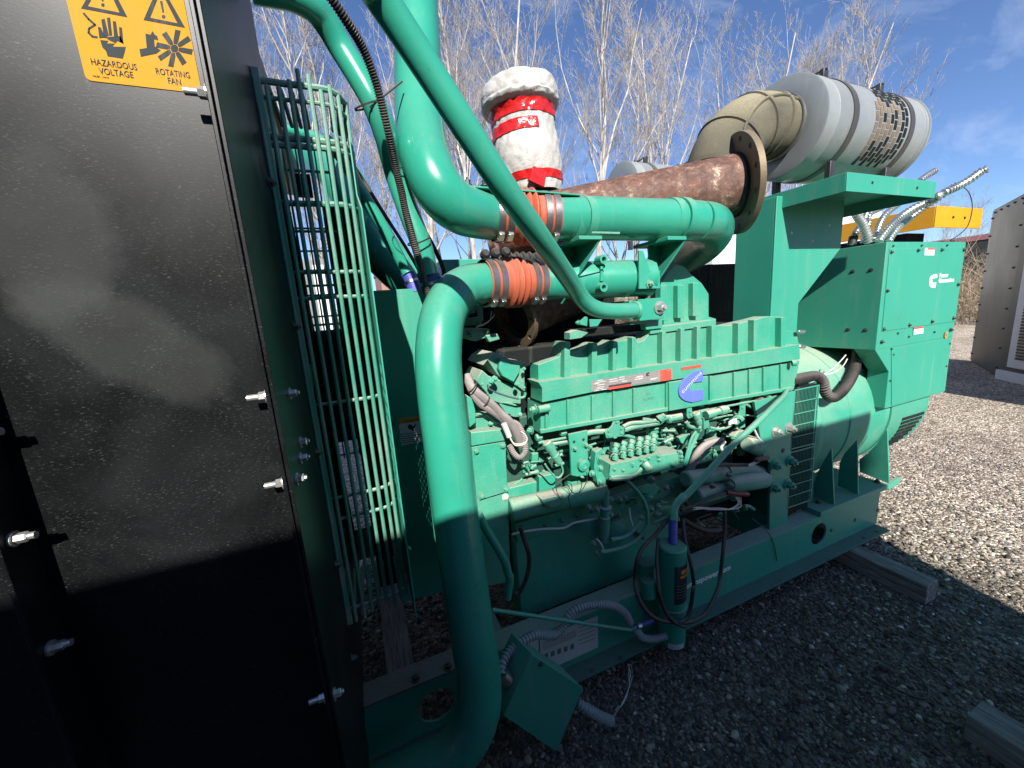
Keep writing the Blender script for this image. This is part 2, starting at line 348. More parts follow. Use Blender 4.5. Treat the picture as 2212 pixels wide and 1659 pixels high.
# special materials -------------------------------------------------
def mat_gravel():
    m, n, b = newmat('gravel_ground'); l = n.links.new
    tc = nnode(n, 'ShaderNodeTexCoord')
    wn = nnode(n, 'ShaderNodeTexNoise', Scale=9.0, Detail=3.0); l(tc.outputs['Object'], wn.inputs['Vector'])
    wm = nnode(n, 'ShaderNodeMixRGB', blend_type='ADD'); wm.inputs[0].default_value = 0.02; l(tc.outputs['Object'], wm.inputs[1]); l(wn.outputs[1], wm.inputs[2])
    v1 = nnode(n, 'ShaderNodeTexVoronoi', Scale=66.0); v1.inputs['Randomness'].default_value = 1.0; l(wm.outputs[0], v1.inputs['Vector'])
    v2 = nnode(n, 'ShaderNodeTexVoronoi', Scale=150.0); l(wm.outputs[0], v2.inputs['Vector'])
    sep = nnode(n, 'ShaderNodeSeparateXYZ'); l(v1.outputs['Color'], sep.inputs[0])
    r = nnode(n, 'ShaderNodeValToRGB'); e = r.color_ramp.elements
    e[0].position = 0.0; e[0].color = (0.09, 0.07, 0.05, 1); e[1].position = 1.0; e[1].color = (0.90, 0.80, 0.65, 1)
    for p, c in ((0.35, (0.27, 0.21, 0.155, 1)), (0.6, (0.47, 0.39, 0.30, 1)), (0.85, (0.64, 0.55, 0.44, 1))):
        x = e.new(p); x.color = c
    l(sep.outputs[0], r.inputs[0])
    big = nnode(n, 'ShaderNodeTexNoise', Scale=0.9, Detail=6.0, Roughness=0.65); l(tc.outputs['Object'], big.inputs['Vector'])
    bm_ = nnode(n, 'ShaderNodeMapRange'); bm_.inputs['From Min'].default_value = 0.3; bm_.inputs['From Max'].default_value = 0.7; bm_.inputs['To Min'].default_value = 0.72; bm_.inputs['To Max'].default_value = 1.22; l(big.outputs[0], bm_.inputs[0])
    mul = nnode(n, 'ShaderNodeMixRGB', blend_type='MULTIPLY'); mul.inputs[0].default_value = 1; l(r.outputs[0], mul.inputs[1]); l(bm_.outputs[0], mul.inputs[2])
    # damp, earthy blotches
    bl = nnode(n, 'ShaderNodeTexNoise', Scale=3.3, Detail=5.0, Roughness=0.7); l(tc.outputs['Object'], bl.inputs['Vector'])
    br = nnode(n, 'ShaderNodeMapRange'); br.inputs['From Min'].default_value = 0.55; br.inputs['From Max'].default_value = 0.70; l(bl.outputs[0], br.inputs[0])
    bs = nnode(n, 'ShaderNodeMath', operation='MULTIPLY'); l(br.outputs[0], bs.inputs[0]); bs.inputs[1].default_value = 0.7
    mb_ = nnode(n, 'ShaderNodeMixRGB'); l(bs.outputs[0], mb_.inputs[0]); l(mul.outputs[0], mb_.inputs[1]); mb_.inputs[2].default_value = (0.10, 0.065, 0.04, 1)
    # brown-black soil and painted-in shade round the machine, with a ragged outline of its own
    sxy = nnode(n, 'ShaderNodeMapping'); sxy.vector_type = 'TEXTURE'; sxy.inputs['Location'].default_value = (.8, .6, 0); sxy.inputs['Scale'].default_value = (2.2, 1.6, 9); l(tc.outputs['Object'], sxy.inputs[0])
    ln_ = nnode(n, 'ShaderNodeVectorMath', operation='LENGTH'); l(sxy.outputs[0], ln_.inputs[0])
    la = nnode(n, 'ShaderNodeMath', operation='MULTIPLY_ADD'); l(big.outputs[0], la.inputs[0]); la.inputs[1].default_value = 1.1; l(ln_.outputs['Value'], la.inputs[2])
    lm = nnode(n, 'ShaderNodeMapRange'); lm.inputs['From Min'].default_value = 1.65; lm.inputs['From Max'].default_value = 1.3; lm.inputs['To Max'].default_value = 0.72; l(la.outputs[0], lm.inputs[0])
    soil_shade = nnode(n, 'ShaderNodeMixRGB'); l(lm.outputs[0], soil_shade.inputs[0]); l(mb_.outputs[0], soil_shade.inputs[1]); soil_shade.inputs[2].default_value = (0.045, 0.035, 0.026, 1); mb_ = soil_shade
    l(mb_.outputs[0], b.inputs['Base Color']); b.inputs['Roughness'].default_value = 0.9
    inv = nnode(n, 'ShaderNodeMath', operation='MULTIPLY_ADD'); l(v1.outputs['Distance'], inv.inputs[0]); inv.inputs[1].default_value = -1.0; inv.inputs[2].default_value = 1.0
    inv2 = nnode(n, 'ShaderNodeMath', operation='MULTIPLY_ADD'); l(v2.outputs['Distance'], inv2.inputs[0]); inv2.inputs[1].default_value = -0.4; l(inv.outputs[0], inv2.inputs[2])
    bp = nnode(n, 'ShaderNodeBump', Strength=1.0, Distance=0.013); l(inv2.outputs[0], bp.inputs['Height']); l(bp.outputs[0], b.inputs['Normal'])
    return m
def mat_stone():
    m, n, b = newmat('loose_stone'); l = n.links.new
    a = nnode(n, 'ShaderNodeAttribute'); a.attribute_name = 'tint'
    tc = nnode(n, 'ShaderNodeTexCoord'); nz_ = nnode(n, 'ShaderNodeTexNoise', Scale=160.0, Detail=3.0); l(tc.outputs['Object'], nz_.inputs['Vector'])
    mr = nnode(n, 'ShaderNodeMapRange'); mr.inputs['To Min'].default_value = 0.65; mr.inputs['To Max'].default_value = 1.3; l(nz_.outputs[0], mr.inputs[0])
    mu = nnode(n, 'ShaderNodeMixRGB', blend_type='MULTIPLY'); mu.inputs[0].default_value = 1; l(a.outputs['Color'], mu.inputs[1]); l(mr.outputs[0], mu.inputs[2])
    l(mu.outputs[0], b.inputs['Base Color']); b.inputs['Roughness'].default_value = 0.8
    return m
def mat_rust():
    m, n, b = newmat('rusty_pipe'); l = n.links.new
    tc = nnode(n, 'ShaderNodeTexCoord'); mpn = nnode(n, 'ShaderNodeMapping'); mpn.inputs['Scale'].default_value = (1, 1, 1); l(tc.outputs['Object'], mpn.inputs[0])
    a = nnode(n, 'ShaderNodeTexNoise', Scale=24.0, Detail=10.0, Roughness=0.78, Distortion=0.5); l(mpn.outputs[0], a.inputs['Vector'])
    r = nnode(n, 'ShaderNodeValToRGB'); e = r.color_ramp.elements
    e[0].position = 0.30; e[0].color = (0.05, 0.025, 0.018, 1); e[1].position = 0.66; e[1].color = (0.62, 0.53, 0.40, 1)
    for p, c in ((0.45, (0.10, 0.05, 0.036, 1)), (0.54, (0.16, 0.085, 0.062, 1)), (0.60, (0.27, 0.19, 0.14, 1))):
        x = e.new(p); x.color = c
    l(a.outputs[0], r.inputs[0])
    s = nnode(n, 'ShaderNodeTexNoise', Scale=4.0, Detail=6.0, Roughness=0.7); l(tc.outputs['Object'], s.inputs['Vector'])
    sr = nnode(n, 'ShaderNodeMapRange'); sr.inputs['From Min'].default_value = 0.5; sr.inputs['From Max'].default_value = 0.62; l(s.outputs[0], sr.inputs[0])
    mx = nnode(n, 'ShaderNodeMixRGB'); l(sr.outputs[0], mx.inputs[0]); l(r.outputs[0], mx.inputs[1]); mx.inputs[2].default_value = (0.24, 0.075, 0.035, 1)
    mm = nnode(n, 'ShaderNodeMixRGB'); mm.inputs[0].default_value = 0.45; l(r.outputs[0], mm.inputs[1]); l(mx.outputs[0], mm.inputs[2])
    l(mm.outputs[0], b.inputs['Base Color']); b.inputs['Roughness'].default_value = 0.72
    bp = nnode(n, 'ShaderNodeBump', Strength=0.25, Distance=0.01); l(a.outputs[0], bp.inputs['Height']); l(bp.outputs[0], b.inputs['Normal'])
    return m
def mat_panel():
    """dull black powder coat: chalk dust, pale specks and short scuffs"""
    m, n, b = newmat('black_powder_coat'); l = n.links.new
    tc = nnode(n, 'ShaderNodeTexCoord')
    mpn = nnode(n, 'ShaderNodeMapping'); mpn.inputs['Rotation'].default_value = (0, R(25), 0); mpn.inputs['Scale'].default_value = (0.55, 1, 1.5); l(tc.outputs['Object'], mpn.inputs[0])
    sp = nnode(n, 'ShaderNodeTexNoise', Scale=300.0, Detail=3.0, Roughness=0.8); l(mpn.outputs[0], sp.inputs['Vector'])
    sr = nnode(n, 'ShaderNodeMapRange'); sr.inputs['From Min'].default_value = 0.57; sr.inputs['From Max'].default_value = 0.74; l(sp.outputs[0], sr.inputs[0])
    s2 = nnode(n, 'ShaderNodeTexNoise', Scale=42.0, Detail=6.0, Roughness=0.85); l(mpn.outputs[0], s2.inputs['Vector'])
    sr2 = nnode(n, 'ShaderNodeMapRange'); sr2.inputs['From Min'].default_value = 0.63; sr2.inputs['From Max'].default_value = 0.76; l(s2.outputs[0], sr2.inputs[0])
    mxx = nnode(n, 'ShaderNodeMath', operation='MAXIMUM'); l(sr.outputs[0], mxx.inputs[0]); l(sr2.outputs[0], mxx.inputs[1])
    big = nnode(n, 'ShaderNodeTexNoise', Scale=5.5, Detail=5.0, Roughness=0.6, Distortion=0.8); l(tc.outputs['Object'], big.inputs['Vector'])
    bsm = nnode(n, 'ShaderNodeMapRange'); bsm.inputs['From Min'].default_value = 0.42; bsm.inputs['From Max'].default_value = 0.66; l(big.outputs[0], bsm.inputs[0])
    base = nnode(n, 'ShaderNodeMixRGB'); base.inputs[1].default_value = (0.0035, 0.0042, 0.0045, 1); base.inputs[2].default_value = (0.010, 0.0115, 0.012, 1); l(bsm.outputs[0], base.inputs[0])
    cl = nnode(n, 'ShaderNodeTexNoise', Scale=16.0, Detail=5.0, Roughness=0.7); l(tc.outputs['Object'], cl.inputs['Vector'])
    clr = nnode(n, 'ShaderNodeMapRange'); clr.inputs['From Min'].default_value = 0.40; clr.inputs['From Max'].default_value = 0.66; clr.inputs['To Min'].default_value = 0.25; clr.inputs['To Max'].default_value = 1.25; l(cl.outputs[0], clr.inputs[0])
    mx2 = nnode(n, 'ShaderNodeMath', operation='MULTIPLY'); l(mxx.outputs[0], mx2.inputs[0]); l(clr.outputs[0], mx2.inputs[1]); mxx = mx2
    amt = nnode(n, 'ShaderNodeMath', operation='MULTIPLY'); l(mxx.outputs[0], amt.inputs[0]); amt.inputs[1].default_value = 0.62
    mx = nnode(n, 'ShaderNodeMixRGB'); l(amt.outputs[0], mx.inputs[0]); l(base.outputs[0], mx.inputs[1]); mx.inputs[2].default_value = (0.15, 0.155, 0.15, 1)
    # two wiped dust patches on this sheet
    prev = mx
    sx = nnode(n, 'ShaderNodeSeparateXYZ'); l(tc.outputs['Object'], sx.inputs[0])
    for (px_, pz_, rx_, rz_, k) in PATCHES:
        cmb = nnode(n, 'ShaderNodeCombineXYZ'); l(sx.outputs[0], cmb.inputs[0]); l(sx.outputs[2], cmb.inputs[2])
        mp2 = nnode(n, 'ShaderNodeMapping'); mp2.vector_type = 'TEXTURE'; mp2.inputs['Location'].default_value = (px_, 0, pz_); mp2.inputs['Rotation'].default_value = (0, k, 0); mp2.inputs['Scale'].default_value = (rx_, 1, rz_); l(cmb.outputs[0], mp2.inputs[0])
        ln = nnode(n, 'ShaderNodeVectorMath', operation='LENGTH'); l(mp2.outputs[0], ln.inputs[0])
        nn = nnode(n, 'ShaderNodeMath', operation='MULTIPLY_ADD'); l(cl.outputs[0], nn.inputs[0]); nn.inputs[1].default_value = 0.75; l(ln.outputs['Value'], nn.inputs[2])
        rr = nnode(n, 'ShaderNodeMapRange'); rr.inputs['From Min'].default_value = 1.42; rr.inputs['From Max'].default_value = 1.12; rr.inputs['To Max'].default_value = 0.125; l(nn.outputs[0], rr.inputs[0])
        q = nnode(n, 'ShaderNodeMixRGB'); l(rr.outputs[0], q.inputs[0]); l(prev.outputs[0], q.inputs[1]); q.inputs[2].default_value = (0.13, 0.137, 0.13, 1); prev = q
    l(prev.outputs[0], b.inputs['Base Color'])
    rm = nnode(n, 'ShaderNodeMapRange'); rm.inputs['To Min'].default_value = 0.33; rm.inputs['To Max'].default_value = 0.42; l(big.outputs[0], rm.inputs[0]); l(rm.outputs[0], b.inputs['Roughness'])
    b.inputs['Specular IOR Level'].default_value = 0.20
    bp = nnode(n, 'ShaderNodeBump', Strength=0.05, Distance=0.001); l(sp.outputs[0], bp.inputs['Height']); l(bp.outputs[0], b.inputs['Normal'])
    return m
def mat_simple_noise(name, c1, c2, scale, rough=0.85, stretch=(1, 1, 1), bump=0.3, dist=0.01, detail=8.0):
    m, n, b = newmat(name); l = n.links.new
    tc = nnode(n, 'ShaderNodeTexCoord'); mpn = nnode(n, 'ShaderNodeMapping'); mpn.inputs['Scale'].default_value = stretch; l(tc.outputs['Object'], mpn.inputs[0])
    a = nnode(n, 'ShaderNodeTexNoise', Scale=scale, Detail=detail, Roughness=0.7, Distortion=0.3); l(mpn.outputs[0], a.inputs['Vector'])
    mr = nnode(n, 'ShaderNodeMapRange'); mr.inputs['From Min'].default_value = 0.32; mr.inputs['From Max'].default_value = 0.68; l(a.outputs[0], mr.inputs[0])
    mx = nnode(n, 'ShaderNodeMixRGB'); mx.inputs[1].default_value = (*c1, 1); mx.inputs[2].default_value = (*c2, 1); l(mr.outputs[0], mx.inputs[0])
    l(mx.outputs[0], b.inputs['Base Color']); b.inputs['Roughness'].default_value = rough
    bp = nnode(n, 'ShaderNodeBump', Strength=bump, Distance=dist); l(a.outputs[0], bp.inputs['Height']); l(bp.outputs[0], b.inputs['Normal'])
    return m
_a = at(105, 520, y=.7); _b = at(285, 745, y=.7)
PATCHES = [(_a.x, _a.z, 0.070, 0.115, 0.15), (_b.x, _b.z, 0.062, 0.135, -0.85)]
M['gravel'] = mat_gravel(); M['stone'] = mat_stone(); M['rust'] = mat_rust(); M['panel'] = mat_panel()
M['wood'] = mat_simple_noise('weathered_timber', (0.06, 0.05, 0.042), (0.36, 0.33, 0.285), 26, 0.85, (3.0, 0.22, 3.0), 0.6, 0.006)
M['tarp'] = mat_simple_noise('white_tarpaulin', (0.36, 0.345, 0.31), (0.52, 0.50, 0.46), 7, 0.55, bump=0.35, dist=0.03, detail=4)
M['redtape'] = mat_simple_noise('red_plastic_tape', (0.46, 0.009, 0.010), (0.58, 0.02, 0.018), 10, 0.22, bump=0.5, dist=0.02, detail=4)
M['bark'] = mat_simple_noise('pale_bark', (0.20, 0.17, 0.145), (0.60, 0.57, 0.52), 3.5, 0.85, (1, 1, 0.4), 0.3, 0.02)
M['twig'] = mat_simple_noise('bare_twig', (0.22, 0.20, 0.185), (0.44, 0.41, 0.385), 2.0, 0.8, bump=0.0)
M['brush'] = mat_simple_noise('dry_brush', (0.16, 0.115, 0.07), (0.42, 0.34, 0.24), 1.5, 0.9, bump=0.0)

# ------------------------------------------------------------------ ground
gm = MB(); S_ = 260
gm.add([(-S_, -S_, 0), (S_, -S_, 0), (S_, S_, 0), (-S_, S_, 0)], [(0, 1, 2, 3)])
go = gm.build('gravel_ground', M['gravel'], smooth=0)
tag(go, 'grey and tan gravel yard stretching under the generator to the trees', 'ground', kind='structure')

def stones():
    base = bmesh.new(); bmesh.ops.create_icosphere(base, subdivisions=1, radius=1.0)
    bv = np.array([v.co[:] for v in base.verts]); bf = np.array([[v.index for v in f.verts] for f in base.faces]); base.free()
    g = np.random.default_rng(3)
    vs = []; fs = []; cols = []; off = 0
    def scatter(n, x0, x1, y0, y1, rmin, rmax):
        nonlocal off
        x = g.uniform(x0, x1, n); y = g.uniform(y0, y1, n); r = rmin + (rmax - rmin) * g.random(n) ** 3.2
        sc = np.stack([r * g.uniform(.75, 1.45, n), r * g.uniform(.6, 1.1, n), r * g.uniform(.38, .72, n)], 1)
        th = g.uniform(0, 2*np.pi, n); tl = g.normal(0, .35, n)
        P = bv[None] * (1 + g.normal(0, .13, (n, len(bv), 1))); P = P * sc[:, None, :]
        c, s = np.cos(tl)[:, None], np.sin(tl)[:, None]
        px, pz = P[..., 0] * c - P[..., 2] * s, P[..., 0] * s + P[..., 2] * c
        c, s = np.cos(th)[:, None], np.sin(th)[:, None]
        qx, qy = px * c - P[..., 1] * s, px * s + P[..., 1] * c
        vs.append(np.stack([qx + x[:, None], qy + y[:, None], pz + (sc[:, 2] * .35)[:, None]], -1).reshape(-1, 3))
        fs.append((bf[None] + (off + np.arange(n) * len(bv))[:, None, None]).reshape(-1, 3)); off += n * len(bv)
        pal = np.array([(.26,.235,.205),(.15,.13,.112),(.42,.38,.32),(.085,.078,.07),(.32,.245,.18),(.62,.58,.52),(.20,.195,.19)])
        cc = pal[g.choice(len(pal), n, p=[.22,.22,.16,.14,.12,.05,.09])] * g.uniform(.75, 1.2, (n, 1))
        if x1 < 3.3: cc = cc * np.array([.80, .74, .66]) * np.where(g.random((n, 1)) < .12, 1.5, .72)  # nearer stones tinted darker: shade put into their colour
        cols.append(np.repeat(cc, len(bv), 0))
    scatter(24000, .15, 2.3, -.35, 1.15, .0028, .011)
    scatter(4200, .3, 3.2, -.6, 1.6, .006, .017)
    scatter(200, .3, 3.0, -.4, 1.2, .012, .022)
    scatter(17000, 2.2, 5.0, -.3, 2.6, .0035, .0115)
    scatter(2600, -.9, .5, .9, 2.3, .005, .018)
    v = np.concatenate(vs); f = np.concatenate(fs); c = np.concatenate(cols)
    me = bpy.data.meshes.new('loose_gravel'); me.vertices.add(len(v)); me.vertices.foreach_set('co', v.ravel())
    me.loops.add(f.size); me.loops.foreach_set('vertex_index', f.ravel()); me.polygons.add(len(f)); me.polygons.foreach_set('loop_start', np.arange(len(f)) * 3)
    me.update(calc_edges=True)
    at_ = me.color_attributes.new('tint', 'FLOAT_COLOR', 'POINT'); at_.data.foreach_set('color', np.concatenate([c, np.ones((len(c), 1))], 1).ravel())
    me.materials.append(M['stone'])
    o = bpy.data.objects.new('loose_gravel', me); COL.objects.link(o)
    tag(o, 'loose grey and tan stones lying over the gravel yard', 'gravel', kind='stuff')
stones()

# ------------------------------------------------------------------ timbers under and beside the skid
def timber(x0, x1, y0, y1, h, label, rot=0.0):
    g = 'timbers on the gravel'
    cxm, cym = (x0+x1)/2, (y0+y1)/2
    mb = MB(); n = 10
    # a beam with slightly worn, uneven edges
    L_ = y1 - y0; w = (x1 - x0) / 2
    prof = [(-w, 0), (w, 0), (w, h), (-w, h)]
    vs = []; fs = []
    for i in range(n + 1):
        for (a, b_) in prof:
            vs.append((a + rng.uniform(-.0025, .0025), -L_/2 + L_*i/n, b_ + (rng.uniform(-.003, .002) if b_ else 0)))
    for i in range(n):
        for j in range(4):
            fs.append((i*4+j, i*4+(j+1)%4, (i+1)*4+(j+1)%4, (i+1)*4+j))
    fs += [(0,1,2,3), tuple(n*4+j for j in (3,2,1,0))]
    mb.add(vs, fs); o = mb.build('timber', M['wood'], bevel=0.004, smooth=30)
    o.location = (cxm, cym, 0.002); o.rotation_euler = (0, 0, rot); tag(o, label, 'timber', g)
timber(2.315, 2.415, 0.752, 2.6, 0.103, 'square timber bearing the far end of the green skid, its butt end sticking out')
p_ = at(2089, 1541, z=.10)
timber(p_.x, p_.x + .105, p_.y - 1.2, p_.y, 0.10, 'loose weathered timber lying on the gravel in front of the skid')
timber(-.06, .05, 1.16, 2.5, 0.103, 'square timber under the radiator end of the skid')

# ------------------------------------------------------------------ trees
def branch_tree(seed, H, spread, r0, levels=4, dens=1.0, forks=1, lean=0.0):
    g = random.Random(seed); trunk = MB(); twigs = MB()
    def limb(p, d, L_, r, lev, mb):
        n = 7 if lev == 0 else (5 if lev < 3 else 3)
        pts = [p]; rs = [r]; dd = d.normalized()
        for i in range(n):
            k = .055 if lev == 0 else .14
            dd = (dd + Vector((g.gauss(0, k), g.gauss(0, k), g.gauss(0, k*.6) + (.16 if lev else .02)))).normalized()
            pts.append(pts[-1] + dd * (L_/n)); rs.append(max(.0045, r * (1 - .8*(i+1)/n)))
        sides = 7 if lev == 0 else (5 if lev == 1 else 3)
        (trunk if lev <= 1 else twigs).tube(pts, rs, sides, cap=False)
        if lev >= levels: return
        m_ = {0: int(15*dens), 1: int(9*dens), 2: int(6*dens), 3: int(4*dens)}.get(lev, 3)
        for j in range(m_):
            t = (g.uniform(.22, .98) if lev == 0 else g.uniform(.15, 1.0))
            i = min(n - 1, int(t*n)); q = pts[i].lerp(pts[i+1], t*n - i); ax = (pts[i+1] - pts[i]).normalized()
            side = Vector((g.gauss(0,1), g.gauss(0,1), g.gauss(0,.3))); side = (side - ax*side.dot(ax)).normalized()
            ang = g.uniform(.35, .85) * (spread if lev == 0 else 1.0)
            nd = ax * math.cos(ang) + side * math.sin(ang)
            ln = L_ * (g.uniform(.28, .50) * (1.25 - .7*t) if lev == 0 else g.uniform(.3, .6) * (1.15 - .5*t))
            limb(q, nd, ln, max(.006, rs[i] * g.uniform(.35, .6)), lev + 1, mb)
    for f in range(forks):
        a = g.uniform(0, 6.28)
        limb(Vector((math.cos(a)*.15*(forks>1), math.sin(a)*.15*(forks>1), 0)), Vector((math.cos(a)*.16*(forks>1) + lean, math.sin(a)*.12*(forks>1), 1)), H * g.uniform(.88, 1.0), r0, 0, trunk)
    return trunk, twigs
protos = []
specs = [(1, 14.5, 0.75, .13, 4, .92, 1, 0), (2, 14, .6, .11, 4, .8, 2, 0), (3, 13.5, .8, .12, 4, .95, 1, .06), (4, 16, .62, .14, 4, 1.0, 1, -.02), (5, 10.5, .75, .09, 4, .9, 2, .04)]
def mesh_of(mb, name, mat):
    me = bpy.data.meshes.new(name); me.from_pydata(mb.v, [], mb.f); me.update(); me.materials.append(mat); me.shade_smooth(); return me
for s in specs:
    tr, tw = branch_tree(*s); protos.append((mesh_of(tr, 'trunk', M['bark']), mesh_of(tw, 'crown', M['twig'])))
TREE_H = [14.5, 14.0, 13.5, 16.0, 10.5]
def tree(i, u, y, vtop, rot, label, slim=1.0):
    p = at(u, 600, y=y); e = thing('bare_tree', label, 'tree', (p.x, p.y, -.05), 'bare trees beyond the yard')
    k = at(u, vtop, y=y).z / TREE_H[i]
    e.rotation_euler = (0, 0, rot); e.scale = (k*slim, k*slim, k)
    for nm, me in zip(('trunk', 'crown'), protos[i]):
        o = bpy.data.objects.new(nm, me); COL.objects.link(o); o.parent = e
tree(0, 1283, 14.5, -150, .4, 'tall bare pale-barked tree with one straight trunk right of the red and white wrapped stack')
tree(1, 1440, 15, 0, 1.7, 'bare twin-stemmed tree between the tall straight tree and the rubber elbow')
tree(3, 1030, 17, -110, 2.2, 'bare pale tree rising behind the red and white wrapped stack')
tree(2, 1110, 20, -40, 3.0, 'slender bare tree behind and right of the wrapped stack, half hidden by its neighbour')
tree(1, 905, 19, -20, .2, 'bare forked tree seen between the two thick green pipes')
tree(0, 775, 15, 20, 4.1, 'bare white-barked tree seen between the wire guard and the corrugated cable')
tree(4, 700, 17, 45, 5.0, 'small bare tree low above the top of the wire guard')
tree(3, 630, 19, 95, 1.1, 'thin bare tree farthest left over the wire guard')
tree(2, 1625, 13, 75, 2.6, 'bare tree whose top shows above the rubber elbow')
tree(4, 1712, 15, 80, .9, 'faint bare treetop above the left end of the grey air cleaner')
tree(1, 1800, 15, 68, 3.3, 'faint bare treetop above the middle of the grey air cleaner', .7)
tree(4, 1370, 22, 150, 4.4, 'small bare tree low behind the gap between the two straight trees')
tree(4, 985, 22, 120, 2.4, 'small bare tree low beside the elbow of the thick green pipe')
tree(2, 1540, 17, 60, 5.2, 'thin bare tree left of the rubber elbow, leaning towards it')
tree(1, 1200, 20, 90, 2.9, 'thin bare tree just right of the wrapped stack')
tree(4, 2060, 20, 432, 1.9, 'low bare tree top just above the yellow shelf')
tree(4, 860, 22, 240, 3.7, 'low bushy bare tree between the corrugated cable and the guard plate')


def thicket():
    g = random.Random(21); mb = MB()
    def bush(c, r, h, n):
        for i in range(n):
            a = g.uniform(0, 6.28); d = Vector((math.cos(a), math.sin(a), g.uniform(.5, 2.2))).normalized()
            p = Vector(c) + Vector((g.uniform(-r, r)*.7, g.uniform(-r, r)*.7, 0)); pts = [p]; L_ = g.uniform(.5, 1) * h
            for k in range(3):
                d = (d + Vector((g.gauss(0, .22), g.gauss(0, .22), g.gauss(0, .15)))).normalized(); pts.append(pts[-1] + d * L_/3)
            mb.tube(pts, [.014, .011, .008, .004], 3, cap=False)
            for k in range(5):
                q = pts[g.randint(1, 3)]; dd = (d + Vector((g.gauss(0, .8), g.gauss(0, .8), g.gauss(0, .6)))).normalized()
                mb.tube([q, q + dd * L_*.25, q + dd*L_*.42 + Vector((0,0,.06))], [.007, .005, .003], 3, cap=False)
    for i in range(190):
        th = g.uniform(R(6), R(112)); D = g.uniform(20, 36)
        bush((D * math.cos(th), D * math.sin(th), 0), 1.6, g.uniform(1.6, 3.4), 55)
    o = mb.build('brush_thicket', M['brush'], smooth=0); tag(o, 'dense dry brush and scrub along the far edge of the yard', 'brush', kind='stuff')
thicket()

# low earth bank behind the brush
def bank():
    mb = MB(); vs = []; fs = []; n = 90
    for i in range(n + 1):
        th = R(-5) + R(125) * i / n; h = 1.9 + 1.0 * mnoise.noise(Vector((i*.17, 0, 3))) + .35 * mnoise.noise(Vector((i*.7, 4, 3)))
        for D, k in ((37, 0), (40, .7), (44, 1.0), (60, .8)):
            vs.append((D * math.cos(th), D * math.sin(th), h * k - .02))
    for i in range(n):
        for j in range(3): fs.append((i*4+j, (i+1)*4+j, (i+1)*4+j+1, i*4+j+1))
    mb.add(vs, fs); o = mb.build('earth_bank', mat_simple_noise('scrubby_earth', (0.09, 0.065, 0.045), (0.26, 0.205, 0.15), 1.6, 0.95, bump=0.8, dist=0.3), smooth=60)
    tag(o, 'low scrub-covered earth bank closing the yard behind the brush', 'bank', kind='structure')
bank()

# ------------------------------------------------------------------ things behind and beside the generator
# grey weatherproof housing at the right edge
A = at(2095, 779, z=0); B = at(2156, 817, z=0); Cc = at(2222, 832, z=0)
dirAB = (B - A); back = Vector((dirAB.y, -dirAB.x, 0)).normalized()
dirBC = (Cc - B).normalized()
zt = at(2155, 452, x=A.x).z; zt2 = zt
gh = thing('generator_housing', 'tall weathered grey steel housing with a white louvred door at the right edge', 'housing', (B.x, B.y, 0))
Dp = A + dirBC * 3.2; Ep = B + dirBC * 3.2
hb = MB().prism([A, B, Ep, Dp], (0, 0, zt)); hb.build('body', M['greycab'], gh, bevel=.02)
h2 = MB()
nrm = Vector((dirBC.y, -dirBC.x, 0)).normalized()
if nrm.dot(CAM - B) < 0: nrm = -nrm
h2.prism([B + nrm*.004 + dirBC*.02, B + nrm*.004 + dirBC*3.1, B + nrm*.004 + dirBC*3.1 + Vector((0,0,.14)), B + nrm*.004 + dirBC*.02 + Vector((0,0,.14))], nrm*.05)
h2.build('skid_rail', M['whitepaint'], gh, bevel=.005)
d0 = B + nrm*.003 + dirBC*.16
MB().prism([d0 + Vector((0,0,.2)), d0 + dirBC*1.5 + Vector((0,0,.2)), d0 + dirBC*1.5 + Vector((0,0,zt-.25)), d0 + Vector((0,0,zt-.25))], nrm*.03).build('door', M['whitepaint'], gh, bevel=.006)
for i in range(44):
    z0 = .34 + i * (zt-.75)/44
    MB().prism([d0 + nrm*.034 + dirBC*.14 + Vector((0,0,z0)), d0 + nrm*.034 + dirBC*1.36 + Vector((0,0,z0)), d0 + nrm*.034 + dirBC*1.36 + Vector((0,0,z0+.022)), d0 + nrm*.034 + dirBC*.14 + Vector((0,0,z0+.022))], nrm*.012 + Vector((0,0,-.012))).build('louver', M['boltdark'], gh, smooth=0)
n1 = Vector((dirAB.y, -dirAB.x, 0)).normalized()
if n1.dot(CAM - A) < 0: n1 = -n1
for i in range(9):
    for k in (.06, .94):
        q = A.lerp(B, k) + Vector((0, 0, .15 + i*(zt-.3)/8)); bolt(gh, q, n1, .014, M['boltdark'])
for i in range(5):
    q = A.lerp(B, .12 + .19*i) + Vector((0, 0, zt - .07)); bolt(gh, q, n1, .014, M['boltdark'])
n2 = n1
0 and MB().prism([A + n2*.01, A + n2*.10, A + n2*.01 + Vector((0,0,.12))], dirAB*.98).build('base_flashing', M['greycab'], gh, smooth=0)

# yellow-shelved generator behind the cabinet
ys = 2.2; c0 = at(2025, 444, y=ys); c1 = at(2023, 491, y=ys); c2 = at(2121, 473, y=ys); c3 = at(1821, 479, x=c0.x)
yg = thing('yellow_generator', 'second generator with a bright yellow shelf standing behind the green control cabinet', 'generator', ((c0.x+c2.x)/2, c3.y*.5+1.1, 0))
zb_ = c1.z; yt = c0.z
MB().box((c0.x, ys, zb_), (c2.x, ys+.012, yt)).build('front_lip', M['yellow'], yg, bevel=.004)
MB().box((c0.x, ys+.012, zb_), (c0.x+.012, c3.y+.4, yt)).build('side_lip', M['yellow'], yg, bevel=.004)
MB().box((c0.x+.012, ys+.012, yt-.03), (c2.x, c3.y+.4, yt-.015)).build('shelf_plate', M['yellow'], yg)
for k in (.35, .6): bolt(yg, (c0.x + (c2.x-c0.x)*k, ys-.001, (zb_+yt)/2), (0,-1,0), .011, M['boltdark'], h=.5)
